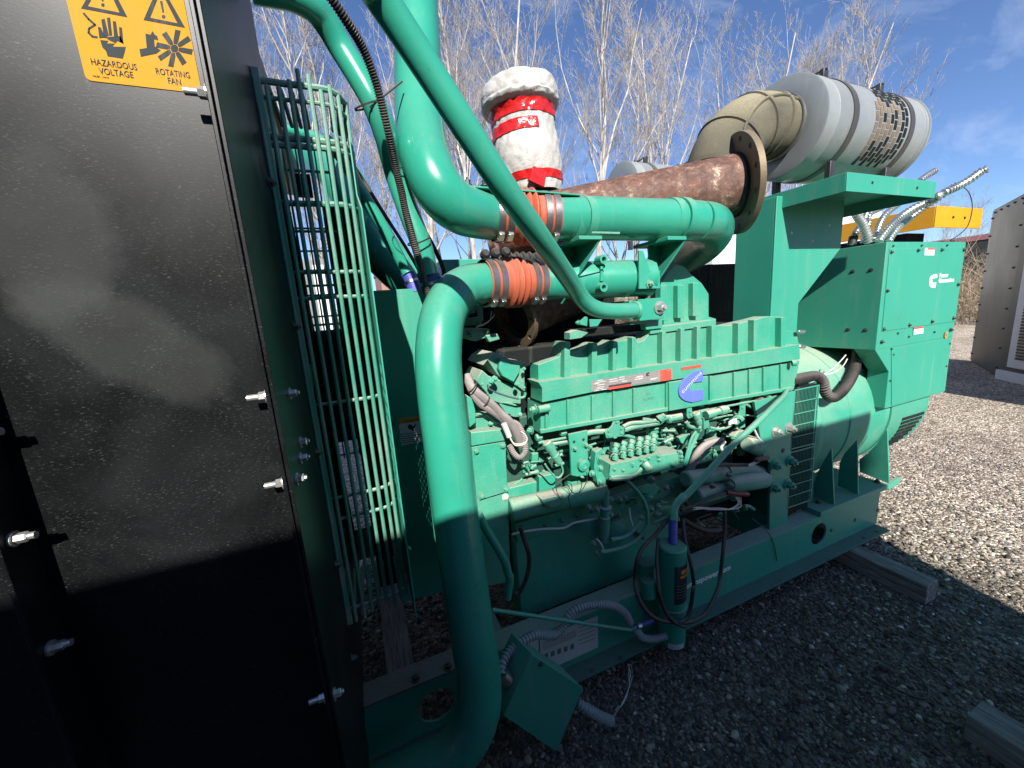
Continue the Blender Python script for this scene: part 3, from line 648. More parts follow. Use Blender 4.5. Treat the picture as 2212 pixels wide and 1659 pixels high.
MB().box((c0.x+.08, ys+.25, zb_-.42), (c2.x-.55, c3.y+.3, zb_-.006)).build('breaker_box', M['dark'], yg, bevel=.01)
MB().box((c0.x+.5, ys+.5, .2), (c2.x-.25, c3.y+.3, zb_-.02)).build('support_post', M['dark'], yg, bevel=.02)
MB().box((c0.x-2.2, ys+.25, .15), (c2.x-1.6, c3.y+.2, 1.05)).build('engine_body', M['dark'], yg, bevel=.03)
MB().box((c0.x-2.4, ys+.1, .12), (c2.x-1.6, ys+.22, .42)).build('skid_rail', M['dark'], yg, bevel=.01)
MB().cyl((c2.x-1.9, ys+1.0, 1.1), (c2.x-1.2, ys+1.0, 1.1), .34, 28).build('alternator', M['dark'], yg)

# pale trailer far behind, seen under the green shelf
tb = at(1540, 600, y=9.0); te = at(1905, 470, y=9.0)
tr = thing('white_trailer', 'long white box trailer standing beyond the gravel behind the generators', 'trailer', ((tb.x+te.x)/2, 10.2, 0))
ztr = at(1835, 452, y=9.0).z
MB().box((tb.x, 9.0, 1.0), (te.x, 11.4, ztr)).build('box_body', M['whitepaint'], tr, bevel=.03)
MB().box((tb.x+.1, 9.05, .75), (te.x-.1, 9.2, .99)).build('side_rail', M['boltdark'], tr)
for xx in (te.x-1.2, te.x-2.3):
    w = MB().lathe([(0,.48),(.04,.5),(.24,.5),(.28,.48)], (xx, 9.1, .5), (0,1,0), 28).build('wheel', M['black'], tr)
    MB().lathe([(-.01,.24),(.02,.24)], (xx, 9.1, .5), (0,1,0), 24).build('rim', M['steel'], w)

# brown shed roofline and dark container with a pale door, seen left past the guard
sb = at(780, 640, y=14.0); se = at(945, 560, y=14.0)
sh = thing('brown_shed', 'low brown-painted steel shed showing between the guard and the green pipes', 'shed', ((sb.x+se.x)/2, 15.5, 0))
zs1 = at(862, 578, y=14.0).z
MB().box((at(822, 600, y=14.0).x, 14.0, 0), (at(1010, 600, y=14.0).x, 17.0, zs1-.05)).build('wall', M['brownpaint'], sh, bevel=.02)
MB().box((at(820, 600, y=14.0).x, 13.9, zs1-.05), (at(1012, 600, y=14.0).x, 17.1, zs1+.06)).build('roof', M['brownpaint'], sh, bevel=.01)
xa = at(655, 640, y=7.5).x; xb = at(712, 640, y=7.5).x; zc = at(690, 560, y=7.5).z
ct = thing('dark_container', 'dark steel container with a tall white door seen through the wire guard', 'container', ((xa+xb)/2, 8.7, 0))
MB().box((xa-.9, 7.5, .14), (xb, 10.0, zc)).build('body', M['container'], ct, bevel=.02)
for i in range(16): MB().box((xa-.85+i*(xb-xa+.3)/16, 7.47, .25), (xa-.85+(i+.45)*(xb-xa+.3)/16, 7.499, zc-.12)).build('corrugation', M['container'], ct, bevel=.006)
x5 = at(684, 640, y=7.4).x
MB().box((x5, 7.43, .2), (xb-.02, 7.499, zc-.1)).build('door', M['whitepaint'], ct, bevel=.008)

# dark store with a maroon roof far right
q0 = at(2080, 560, y=9.0)
ds = thing('dark_shed', 'dark timber shed with a sagging maroon roof beyond the yellow shelf', 'shed', (q0.x+1.5, 10.5, 0))
zr0 = at(2085, 522, y=9.0).z; zr1 = at(2135, 497, y=9.0).z; xr = at(2140, 500, y=9.0).x
MB().prism([(q0.x-1, 9, .3), (xr+2, 9, .3), (xr+2, 9, zr1-.25), (q0.x-1, 9, zr0-.1)], (0, 3, 0)).build('wall', M['dark'], ds)
MB().prism([(q0.x-1.2, 8.9, zr0-.1), (xr+2.2, 8.9, zr1-.24), (xr+2.2, 8.9, zr1+.02), (q0.x-1.2, 8.9, zr0+.06)], (0, 3.4, 0)).build('roof', M['maroon'], ds)
kb = at(2100, 655, z=0)
lg = MB().box((kb.x-2, kb.y-.1, 0), (kb.x+6, kb.y+.1, .13)).build('concrete_kerb', M['label'], bevel=.01); tag(lg, 'pale concrete kerb lying along the far edge of the gravel', 'kerb')

# added, unseen shadow hoarding behind the photographer: its shadow lies over the lower half of everything here
cn = thing('shadow_caster', 'unseen, added shadow hoarding whose shadow falls across the generator', 'caster', (-2.0, -1.3, 0))
X0, X1, Y1, ZT = -7.0, 2.12, -1.277, 2.59
for i in range(7):
    xa_, xb_ = X0 + (X1-X0)*i/7, X0 + (X1-X0)*(i+1)/7
    pn = MB().box((xa_, Y1-.012, .0), (xb_, Y1, ZT)).build('panel', M['container'], cn, smooth=0)
    for k in range(7): MB().box((xa_+.05+k*.18, Y1+.0005, .06), (xa_+.13+k*.18, Y1+.018, ZT-.10)).build('corrugation', M['container'], pn, bevel=.004)
for z in (.5, 1.4, 2.3): MB().box((X0, Y1-.06, z-.03), (X1-.01, Y1-.0125, z+.03)).build('rail', M['container'], cn)
for x in np.arange(X0+.3, X1, 1.2): MB().box((x-.03, Y1-.121, 0), (x+.03, Y1-.0605, 2.45)).build('post', M['container'], cn)

# ------------------------------------------------------------------ the generator set (one thing, everything bolted to the skid)
G = thing('generator_set', 'big green diesel generator set on a steel skid, black radiator at its left end', 'generator', (1.2, 1.7, .105))

# ---- radiator (left end)
XE = -.1262; YP = .70
rad = MB().box((-1.35, YP, .30), (XE-.007, YP+.006, 2.75)).build('radiator_side_panel', M['panel'], G, bevel=0)
MB().box((-1.35, YP+.0061, .30), (-1.30, 2.7, 2.75)).build('radiator_front', M['dark'], G)
MB().box((-1.29, YP+.05, .36), (-.45, 2.65, 2.70)).build('radiator_core', M['dark'], G)
fl = MB()
fl.box((XE-.006, .657, .30), (XE-.0005, 1.30, 2.75)); fl.build('side_flange', M['panel'], rad, bevel=.001)
MB().box((XE+.0005, .660, .30), (XE+.006, 1.02, 2.75)).build('shroud_flange', M['panel'], rad, bevel=.001)
_sy = [(1.3005, .30), (2.05, .30), (at(652,1000,x=XE).y, at(652,1000,x=XE).z), (at(638,640,x=XE).y, at(638,640,x=XE).z), (at(606,300,x=XE).y, at(606,300,x=XE).z), (1.36, 2.13), (1.3005, 2.18)]
MB().prism([(XE-.006, a_, b_) for a_, b_ in _sy], (.0055,0,0)).build('shroud_sheet', M['panel'], rad, bevel=.001)
# stiffener angle standing out of the panel near the front
MB().box((-.4465, .648, .2), (-.4405, .6995, 2.75)).add([], []).build('stiffener_angle', M['panel'], rad, bevel=.001)
for (u, v) in ((50, 1158), (5, 930), (95, 1400)):
    p = at(u, v, y=.672); bolt(rad, (-.4403, .668, p.z), (1, 0, 0), .0068, M['plated'], h=1.7)
    MB().cyl((-.4403, .668, p.z), (-.418, .668, p.z), .0048, 12).build('bolt_shank', M['plated'], rad)
for (u, v) in ((578, 855), (608, 1043), (700, 1505), (448, 202)):
    p = at(u, v, y=.672)
    bolt(rad, (XE-.0062, .672, p.z), (-1, 0, 0), .0074, M['plated'], h=1.2)
    MB().cyl((XE-.0075, .672, p.z), (XE-.033, .672, p.z), .0048, 12).build('bolt_shank', M['plated'], rad)
for (u, v) in ((625, 850), (650, 955), (648, 990), (640, 1035), (722, 1500)):
    p = at(u, v, x=XE+.006); bolt(rad, (XE+.006, min(p.y, .80), at(u, v, y=min(p.y, .80)).z), (1, 0, 0), .0074, M['plated'], h=1.2)
for z in (.62, .9, 1.2, 1.5, 1.8): bolt(rad, (XE+.006, .99, z), (1, 0, 0), .008, M['boltdark'])
q = [(424, 62), (440, 62), (462, 188), (446, 193)]
px_plate(q, .6985, .0014).build('zinc_strip', M['steel'], rad, smooth=0)
MB().box((-.30, .90, 2.20), (-.135, 2.5, 2.26)).build('top_brace', M['panel'], rad, bevel=.003)

# hazard sticker
YS = .6990
s0 = at(185, 170, y=YS); s1 = at(437, 205, y=YS); zb = (s0.z + s1.z)/2; zt_ = zb + .165
def rrect(x0, x1, z0, z1, r, y):
    pts = []
    for cxx, czz, a0 in ((x1-r, z1-r, 0), (x0+r, z1-r, 90), (x0+r, z0+r, 180), (x1-r, z0+r, 270)):
        for k in range(5):
            a = R(a0 + 22.5*k); pts.append((cxx + r*math.cos(a), y, czz + r*math.sin(a)))
    return pts
st = MB().prism(rrect(s0.x, s1.x, zb, zt_, .006, YS), (0, .0008, 0)).build('hazard_sticker', M['sticker'], rad, smooth=0, label='yellow hazardous voltage and rotating fan sticker')
def ink(pxs, name='symbol', mat='ink', y=YS-.0003, t=.0003, par=None):
    return px_plate([(a/4, b/4) for a, b in pxs], y, t).build(name, M[mat], par or st, smooth=0)
def text_px(s, u, v, u2, hpx, mat, par, y, name='lettering', align='LEFT', bold=0.0):
    """a line of print whose capitals start at pixel (u, v) on the plane y and end at u2"""
    p = at(u, v, y=y); dep = (p - CAM).dot(fwd); cap = hpx / FPX * dep
    o = text_obj(s, (0, 0, 0), (1, 0, 0), (0, 0, 1), cap/.70, mat, None, name, .0002, align, bold)
    w = max(c.co.x for c in o.data.vertices) - min(c.co.x for c in o.data.vertices); x0 = min(c.co.x for c in o.data.vertices)
    z0 = p.z; x1 = CAM.x
    # true width between the two pixels on that plane, at the same height
    ux = p.x
    for _ in range(1):
        q = at(u2, v + (v - v), y=y)
    r_ = (q.x - p.x)
    o.data.transform(Matrix.Translation((-x0, 0, 0))); o.data.transform(Matrix.Diagonal((r_/w, 1, 1, 1))); o.data.transform(Matrix.Translation((p.x, y, z0)))
    setpar(o, par); return o
yi = YS - .0004
def line_px(s, u0, v0, u1, v1, hpx, mat, par, y, bold=0.0):
    a = at(u0, v0, y=y); b = at(u1, v1, y=y); dep = (a - CAM).dot(fwd); cap = hpx / FPX * dep
    o = text_obj(s, (0, 0, 0), (1, 0, 0), (0, 0, 1), cap/.70, mat, None, 'lettering', .0002, 'LEFT', bold*cap)
    xs = [c.co.x for c in o.data.vertices]; w = max(xs) - min(xs)
    o.data.transform(Matrix.Translation((-min(xs), 0, 0))); o.data.transform(Matrix.Diagonal(((b.x - a.x)/w, 1, 1, 1)))
    o.data.transform(Matrix.Translation((a.x, y, (a.z + b.z)/2))); setpar(o, par); return o
line_px('HAZARDOUS', 198, 139, 297, 152, 12.5, M['ink'], st, yi)
line_px('VOLTAGE', 215, 159, 289, 169, 12.5, M['ink'], st, yi)
line_px('ROTATING', 338, 160, 411, 169, 12, M['ink'], st, yi)
line_px('FAN', 364, 180, 392, 184, 12, M['ink'], st, yi)
line_px('No.5A  - rev 2', 201, 165, 235, 170, 3.5, M['ink'], st, yi)
line_px('No.5A  - rev 2', 399, 192, 428, 195, 3.5, M['ink'], st, yi)
def tri(o_, i_): 
    MB().prism([at(a, b, y=YS-.0003) for a, b in o_], (0, .0003, 0), [[at(a, b, y=YS-.0003) for a, b in i_]]).build('symbol', M['ink'], st, smooth=0)
tri([(175, 18), (222, -66), (275, 37)], [(189, 13), (223, -48), (258, 27)])
tri([(310, 43), (345, -38), (400, 60)], [(324, 38), (347, -20), (383, 50)])
ink([(862,-60),(892,-60),(893,10),(880,10)]); ink([(1380,5),(1402,8),(1418,105),(1402,108)])
for (c, r) in (((888, 42), 15), ((1413, 143), 16)): ink([(c[0]+r*math.cos(a*math.pi/6), c[1]+r*math.sin(a*math.pi/6)) for a in range(12)])
for q in ([(875,168),(903,160),(940,308),(898,320)], [(922,152),(950,152),(968,306),(944,308)], [(974,180),(1000,186),(1020,318),(984,312)], [(1028,232),(1052,238),(1066,378),(1036,362)], [(845,230),(868,236),(912,322),(858,330)],
          [(866,322),(1042,312),(1070,378),(1010,352),(1000,374),(930,340),(925,330)],
          [(864,345),(935,352),(920,374),(992,376),(968,402),(1085,405),(1076,450),(1060,506),(930,486),(915,440),(885,410)],
          [(1204,424),(1268,414),(1256,288),(1300,300),(1318,268),(1336,298),(1358,312),(1366,348),(1330,338),(1336,400),(1388,434),(1350,462),(1216,490)]):
    ink(q)
sq = [(725,118),(768,168),(822,214),(768,246),(764,282),(800,316),(842,322)]
for a, b in zip(sq, sq[1:]):
    dx, dy = b[0]-a[0], b[1]-a[1]; l_ = math.hypot(dx, dy); nx, ny = -dy/l_*9, dx/l_*9
    ink([(a[0]+nx-dx*.12, a[1]+ny-dy*.12), (b[0]+nx, b[1]+ny), (b[0]-nx, b[1]-ny), (a[0]-nx-dx*.12, a[1]-ny-dy*.12)])
for k in range(8):
    a = R(12 + 45*k); ca, sa = math.cos(a), math.sin(a); c = (1506, 418)
    ink([(c[0]+ca*r_-sa*w_, c[1]+sa*r_*1.02+ca*w_) for r_, w_ in ((38, -13), (62, -22), (158, -26), (158, 22), (62, 20), (38, 13))])
ink([(1506+34*math.cos(a*math.pi/6), 418+34*math.sin(a*math.pi/6)) for a in range(12)])

# ---- wire guard between the shroud and the belts
YG = 1.02
gd = MB().box((XE+.0065, YG-.004, .70), (XE+.020, YG+.012, 2.03)).build('fan_guard', M['guard'], G, bevel=.001)
us = [600, 620, 641, 661, 684, 706, 725.5, 745, 765, 783, 797, 810]
ztop = at(660, 185, y=YG).z; zbot = at(860, 1292, y=YG).z
guardx = []
for i, u in enumerate(us):
    x = at(u, 695, y=YG).x; y = YG + (0, .004, .02, .055)[max(0, i-8)] if i > 8 else YG
    x = at(u, 695, y=y).x; guardx.append((x, y)); jx = rng.uniform(-.0015, .0015)
    pts = [(x, y+.23, ztop+.012), (x, y+.08, ztop+.010), (x, y+.02, ztop-.006), (x, y, ztop-.05), (x+jx, y, (ztop+zbot)/2+rng.uniform(-.3,.3)), (x, y, zbot+.05), (x, y+.02, zbot+.006), (x, y+.2, zbot)]
    mb = MB(); hose(mb, pts, .0047, 5, 8); mb.build('wire', M['guard'], gd)
for (u, v) in ((700, 188), (700, 222), (700, 302), (700, 318), (727, 440), (745, 586), (750, 640), (780, 863), (810, 1059), (815, 1103), (850, 1288)):
    z = at(u, v, y=YG).z
    mb = MB(); ps = [(XE+.01, YG+.007, z)] + [(x, y+.007, z+rng.uniform(-.001, .001)) for x, y in guardx] + [(guardx[-1][0]+.003, YG+.16, z)]
    mb.tube(ps, .0068 if v in (188, 302, 318, 440) else .0046, 8); mb.build('wire', M['guard'], gd)
for z in (ztop-.02, (ztop+zbot)/2, zbot+.03):
    MB().box((XE+.006, YG+.01, z-.03), (XE+.012, YG+.12, z+.03)).build('mounting_tab', M['guard'], gd, bevel=.001)
ig = MB().box((-.118, 1.36, 1.50), (-.112, 1.368, 2.02)).build('inner_guard', M['guard'], G)
for i in range(9): MB().cyl((-.115+i*.0165, 1.36, 1.48), (-.115+i*.0165, 1.36, 2.03), .0026, 6).build('wire', M['guard'], ig)
for z in (1.50, 1.62, 1.665, 1.78, 1.86, 1.95, 2.02): MB().cyl((-.12, 1.363, z), (.02, 1.363, z), .0042, 6).build('wire', M['guard'], ig)
MB().box((-.105, 1.37, 1.885), (-.055, 1.40, 1.945)).build('sensor_box', M['dark'], ig, bevel=.002)
# far guard panel on the other side of the belts
YF = 2.38
fg = MB().box((-.44, YF, .70), (-.42, YF+.01, 2.16)).build('far_guard', M['guard'], G)
for i in range(17):
    x = -.40 + i*.0285; MB().cyl((x, YF, .72), (x, YF, 2.16), .0048, 6).build('wire', M['guard'], fg)
for i in range(13):
    z = .74 + i*.115; MB().cyl((-.42, YF+.005, z), (.08, YF+.005, z), .0055, 6).build('wire', M['guard'], fg)
# belts, hub and drive seen black behind the guard
MB().box((-.035, 1.475, .45), (.066, 2.15, at(745,445,y=1.475).z)).build('fan_drive_housing', M['dark'], G, bevel=.01)
zz0 = at(670, 955, y=1.8).z; zz1 = at(670, 715, y=1.8).z
MB().cyl((-.46, 1.75, (zz0+zz1)/2), (-.045, 1.75, (zz0+zz1)/2), (zz1-zz0)/2, 24).build('fan_shaft', M['dark'], G)
for k in range(3):
    zc_ = zz0 + .03 + k*.05; MB().lathe([(0, .10), (.012, .115), (.024, .10)], (-.10+k*.03, 1.75, (zz0+zz1)/2), (1,0,0), 24).build('pulley', M['dark'], G)
_h = []
for _i in range(5):
    for _j in range(11):
        if (_i + _j) % 7 == 3: continue
        _y = .950 + .026*_i; _z = 1.03 + .034*_j
        _h.append([(.0525, _y, _z), (.0525, _y+.013, _z), (.0525, _y+.013, _z+.022), (.0525, _y, _z+.022)])
MB().prism([(.0525,.935,.72),(.0525,1.445,.72),(.0525,1.445,1.93),(.0525,1.05,1.93),(.0525,1.05,1.80),(.0525,.935,1.74)], (.003,0,0), _h).build('belt_guard_shade', M['green'], G, smooth=0)  # end wall added and slotted so shade and sun dashes fall on the plate
# green belt guard plate beyond the wires
yc = 1.45
pl = px_plate([(803, 628), (956, 620), (1012, 1262), (868, 1303)], yc, .006).build('belt_guard_plate', M['green_cab'], G, bevel=.001)
for (u, v) in ((848, 1046), (860, 1195), (845, 915)): bolt(pl, at(u, v, y=yc), (0,-1,0), .007, M['boltdark'])
w_ = [(861, 905), (919, 897), (925, 951), (867, 963)]
wl = px_plate(w_, yc-.0012, .0011).build('warning_label', M['label'], pl, smooth=0)
px_plate([(861, 905), (919, 897), (920, 908), (862, 916)], yc-.0016, .0004).build('label_header', M['orangeprint'], wl, smooth=0)
line_px('WARNING', 873, 914, 915, 908, 7, M['ink'], wl, yc-.002)
for k, (a, b) in enumerate(((864, 897), (866, 917), (867, 914), (868, 908), (868, 905))):
    v0 = 938 + k*4.5; px_plate([(a, v0), (b, v0-(b-a)*.12), (b, v0+1.4-(b-a)*.12), (a, v0+1.4)], yc-.0016, .0004).build('print_line', M['ink'], wl, smooth=0)
px_plate([(880, 920), (886, 916), (893, 921), (899, 913), (897, 922), (893, 926), (897, 931), (892, 932), (888, 928), (883, 927)], yc-.0016, .0004).build('symbol', M['ink'], wl, smooth=0)

# ---- pipes
def pipe_px(name, pts, dia, mat, sides=24, n=8, parent=G, taper=None):
    """pts: (u, v, width in px) - the width gives the depth of a tube of that diameter"""
    P = []
    for i, p in enumerate(pts):
        d = dia * FPX / p[2]; q = at(p[0], p[1], d=d); P.append((*q, (taper[i] if taper else 1.0)*dia/2))
    c = spath(P, n); mb = MB(); mb.tube([vec(p) for p in c], [float(p[3]) for p in c], sides)
    return mb.build(name, mat, parent), [vec(p) for p in c]
# lower charge-air pipe
p1, c1_ = pipe_px('charge_air_pipe', [(1150,610,80),(1095,611,83),(1040,613,87),(1004,622,90),(976,645,94),(957,685,97),(949,735,99),(948,800,100),(955,880,100),(966,960,100),(983,1100,98),(1002,1240,97),(1022,1380,96),(1035,1460,95),(1034,1530,95),(1012,1590,95),(970,1634,95),(915,1660,95),(850,1690,95),(770,1728,95)], .130, M['green_pipe'])
p1b, c1b = pipe_px('charge_air_pipe', [(1140,609,80),(1200,607,79),(1300,604,78),(1405,600,77)], .130, M['green_pipe'])
# upper charge-air pipe
p2, c2_ = pipe_px('charge_air_pipe', [(893,-70,94),(897,0,95),(902,100,97),(904,200,100),(908,280,104),(922,350,108),(950,410,108),(992,450,104),(1045,466,97),(1080,468,94)], .134, M['green_pipe'])
p2b, c2b = pipe_px('charge_air_pipe', [(1075,468,94),(1150,470,92),(1260,472,89),(1380,475,86),(1460,476,84),(1505,478,82)], .134, M['green_pipe'])
_el = [(1505,478,1.362,1),(1530,481,1.40,1.02),(1541,490,1.47,1.06),(1538,505,1.56,1.14),(1522,522,1.66,1.24),(1500,538,1.76,1.30),(1475,552,1.86,1.32),(1440,565,1.98,1.32)]
_ec = spath([(*at(a_, b_, d=c_), .067*k_) for a_, b_, c_, k_ in _el], 8)
_m = MB(); _m.tube([vec(p) for p in _ec], [float(p[3]) for p in _ec], 28); _m.build('intake_elbow', M['green_pipe'], G)
def ring_hose(name, curve, a, b, parent):
    """orange silicone hump hose with two steel clamps at each end, along part of a pipe centre line"""
    a, b = Vector(a), Vector(b); ax = (b - a).normalized(); L_ = (b - a).length; r = .067
    pr = []
    k = 60
    for i in range(k + 1):
        t = i/k; rr = r + .006
        if .36 < t < .64: rr += .012*abs(math.sin((t-.36)/.28*math.pi*3))
        elif .12 < t < .15 or .27 < t < .30 or .70 < t < .73 or .85 < t < .88: rr += .001
        pr.append((L_*t, rr))
    h = MB().lathe(pr, a, ax, 40, cap=False).build(name, M['orange'], parent)
    for t in (.07, .21, .79, .93):
        MB().lathe([(L_*t-.0105, r+.0062), (L_*t-.0100, r+.0098), (L_*t+.0100, r+.0098), (L_*t+.0105, r+.0062)], a, ax, 40, cap=False).build('hose_clamp', M['clamp'], h)
        cpt = a + ax*(L_*t); s_ = (Vector((0,-.55,-.84)) - ax*Vector((0,-.55,-.84)).dot(ax)).normalized()
        MB().obox(cpt + s_*(r+.013), ax*.008, s_*.005, ax.cross(s_)*.014).build('clamp_screw', M['steel'], h, bevel=.001)
    return h
d_ = lambda w: .130*FPX/w
ring_hose('hose_coupling', None, at(1042,612,d=d_(86.5)), at(1163,609,d=d_(79.5)), G)
d2 = lambda w: .134*FPX/w
ring_hose('hose_coupling', None, at(1064,467.5,d=d2(95)), at(1198,471,d=d2(91)), G)
# end cap ring and weld seams
a = at(1384,601,d=d_(77)); MB().lathe([(0,.0655),(.002,.068),(.012,.068),(.014,.0655)], a, Vector((1,0,0)), 32).build('pipe_bead', M['green_pipe'], p1b)
# diagonal brace tube
dp, dc = pipe_px('brace_tube', [(735,-130,80),(779,-64,76),(826,0,71),(925,150,65),(1020,298,60),(1094,412,55),(1165,512,48),(1215,583,41),(1243,624,37.5),(1262,650,36),(1285,666,35),(1315,672,34),(1372,671,32.5)], .049, M['green_pipe'], sides=20)
e = at(1372,671,d=.049*FPX/32.5)
MB().lathe([(-.004,.027),(0,.030),(.006,.030),(.008,.026)], e, (1,0,0), 20).build('weld_bead', M['green'], dp)
# vent pipe, corrugated loom, blue hoses
pipe_px('vent_pipe', [(540,-30,62),(620,-14,60),(672,12,58),(704,48,56),(738,105,54),(775,165,53),(808,225,52),(834,295,50),(853,370,47),(881,452,46),(911,532,45),(925,592,44)], .060, M['green_pipe'], sides=18)
mb = MB(); corrugated(mb, [at(u, v, d=dd) for u, v, dd in ((690,-40,.70),(742,35,.74),(783,102,.79),(808,165,.83),(822,215,.86),(840,290,.90),(857,370,.97),(875,450,1.03),(897,531,1.06),(920,613,1.12),(938,680,1.2))], .0088, .0052, .0011, 12)
mb.build('corrugated_loom', M['blackdusty'], G)
for (u, v, dd, r_) in ((795,228,.95,.0335),(868,362,1.05,.034),(905,520,1.08,.033)):
    o_ = at(u, v, d=dd); t_ = Vector((.35, .25, -.9)).normalized()
    MB().lathe([(-.0022, r_), (-.002, r_+.0015), (.002, r_+.0015), (.0022, r_)], o_ , t_, 24, cap=False).build('cable_tie', M['black'], G)
hb_ = MB(); hose(hb_, [at(923,586,d=1.145), at(929,603,d=1.15), at(936,628,d=1.17)], .0335, 6, 20); bh = hb_.build('blue_hose', M['blue'], G)
o_ = at(930,608,d=1.153); MB().lathe([(-.005,.034),(-.0045,.0355),(.0045,.0355),(.005,.034)], o_, (at(936,628,d=1.17)-at(923,586,d=1.145)), 24, cap=False).build('hose_clamp', M['steel'], bh)
pipe_px('coolant_pipe', [(700,300,30),(735,335,29),(757,370,28),(778,410,27),(828,491,26),(870,571,25),(882,593,25)], .042, M['green_pipe'], sides=16)
hb_ = MB(); hose(hb_, [at(878,588,d=1.40), at(888,606,d=1.405), at(898,632,d=1.41)], .0245, 6, 18); bh = hb_.build('blue_hose', M['blue'], G)
o_ = at(889,609,d=1.405); MB().lathe([(-.005,.025),(-.0045,.0265),(.0045,.0265),(.005,.025)], o_, (at(898,632,d=1.41)-at(878,588,d=1.40)), 24, cap=False).build('hose_clamp', M['steel'], bh)
mb = MB(); hose(mb, [at(u, v, d=dd) for u, v, dd in ((730,300,1.3),(757,347,1.3),(790,398,1.32),(840,478,1.36),(880,540,1.40),(915,605,1.45),(935,660,1.5))], .0065, 6, 8); mb.build('black_tube', M['blackdusty'], G)
mb = MB(); hose(mb, [at(u, v, d=dd) for u, v, dd in ((918,500,1.3),(940,540,1.32),(957,580,1.36),(960,620,1.42))], .008, 6, 8); mb.build('black_tube', M['black'], G)
pipe_px('far_charge_pipe', [(520,315,60),(600,322,64),(680,342,72),(735,382,84),(762,430,92),(782,480,94),(812,530,92),(855,578,90),(905,620,88)], .180, M['green_pipe'], sides=20)
hose_px_l = MB(); hose(hose_px_l, [at(800,232,d=.93), at(838,200,d=.95), at(868,176,d=1.0)], .0028, 5, 6); hose_px_l.build('tie_wire', M['blackdusty'], G)
pipe_px('far_vent_pipe', [(520,262,20),(600,276,20),(680,296,20),(712,318,20)], .048, M['green_pipe'], sides=14)

def zoomc(ox, oy, sc):
    return lambda zx, zy: ((ox + zx/sc)/1.157323, (oy + zy/sc)/1.157323)
ZA = zoomc(1480, 900, 4.424)      # detail windows used while measuring the engine side
ZB = zoomc(1140, 880, 5.53)
ZC = zoomc(1200, 1180, 4.424)
ZD = zoomc(1500, 1080, 4.2538)
ZE = zoomc(1140, 1500, 4.2538)
ZF = zoomc(1940, 820, 5.53)
def tl(i, j): return lambda zx, zy: (553*i + zx/4, 414.75*j + zy/4)
T21, T22, T31, T32, T23, T13 = tl(2,1), tl(2,2), tl(3,1), tl(3,2), tl(2,3), tl(1,3)
def P3(uv, y): return at(uv[0], uv[1], y=y)
def dep(p): return (p - CAM).dot(fwd)
def hose_px(name, uvs, y, rpx, mat, parent=G, sides=10, n=6, corr=None):
    """uvs pixel points; y a number or list; rpx the half width in px measured at the first point"""
    ys_ = y if isinstance(y, (list, tuple)) else [y]*len(uvs)
    pts = [at(u, v, y=yy) for (u, v), yy in zip(uvs, ys_)]
    r = rpx / FPX * dep(pts[0]); mb = MB()
    if corr: corrugated(mb, pts, r, corr[0], corr[1], sides)
    else: hose(mb, pts, r, n, sides)
    return mb.build(name, mat, parent)
def cyl_px(name, uv0, y0, uv1, y1, rpx, mat, parent=G, prof=None, sides=20):
    a = P3(uv0, y0); b = P3(uv1, y1); r = rpx/FPX*dep(a); L_ = (b-a).length
    pr = [(L_*t, r*k) for t, k in (prof or [(0,.85),(.03,1),(.97,1),(1,.85)])]
    return MB().lathe(pr, a, b-a, sides).build(name, mat, parent)
def bolt_px(parent, uv, y, rpx, mat, d=(0,-1,0), h=1.0):
    p = at(uv[0], uv[1], y=y); return bolt(parent, p, d, rpx/FPX*dep(p), mat, h=h)

# ---- skid
YW = 1.126; ZB0 = .105; ZT0 = at(1736, 1134, y=YW).z; XR = at(1897, 1100, y=YW).x; XL = -.75
def ell(cu, cv, ru, rv, n=22, rot=0): return [(cu + ru*math.cos(2*math.pi*i/n)*math.cos(rot) - rv*math.sin(2*math.pi*i/n)*math.sin(rot), cv + ru*math.cos(2*math.pi*i/n)*math.sin(rot) + rv*math.sin(2*math.pi*i/n)*math.cos(rot)) for i in range(n)]
hr = at(1769, 1154, y=YW); hl = at(943, 1521, y=YW)
web = MB().prism([(XL,YW,ZB0+.008),(XR,YW,ZB0+.008),(XR,YW,ZT0),(XL,YW,ZT0)], (0,.008,0),
   [circle_pts((hr.x,YW,hr.z), .062, (1,0,0), (0,0,1)), circle_pts((hl.x,YW,hl.z-.005), .062, (1,0,0), (0,0,1)), circle_pts((.62,YW,.235), .03, (1,0,0), (0,0,1))]).build('skid_rail', M['green'], G, bevel=.0008)
MB().box((XL, 1.058, ZB0), (XR-.01, YW+.02, ZB0+.0075)).build('bottom_flange', M['greasy'], web, bevel=.001)
MB().box((.30, YW-.001, ZT0+.0003), (XR, YW+.085, ZT0+.008)).build('top_flange', M['green_engine'], web, bevel=.001)
MB().box((XL, YW-.001, ZT0+.0003), (.2995, YW+.085, ZT0+.0085)).build('top_flange', M['greysteel'], web, bevel=.001)
for uv in (T32(935,1275), T32(825,1330), T23(690,820), T23(935,710)): 
    p = at(*uv, z=ZB0+.008); MB().lathe([(0,.0105),(.0012,.0105)], p, (0,0,1), 16).build('bolt_hole', M['black'], web)
for uv in (T32(545,1265), T32(750,1175), T32(945,1090)): 
    p = at(*uv, y=YW); MB().lathe([(0,.011),(.0012,.011)], p, (0,-1,0), 16).build('bolt_hole', M['black'], web)
for uv in (T13(1380,890), T13(1660,790), T13(860,1100)):
    p = at(*uv, z=ZT0+.008); bolt(web, p, (0,0,1), .011, M['boltdark'])
MB().box((XL, 2.27, ZB0+.008), (XR, 2.28, ZT0)).build('far_skid_rail', M['green'], G)
for x in (-.3, .35, 1.2, 2.0, XR-.02): MB().box((x-.03, YW+.09, ZB0+.01), (x+.03, 2.26, ZT0-.02)).build('cross_member', M['green'], G, bevel=.002)
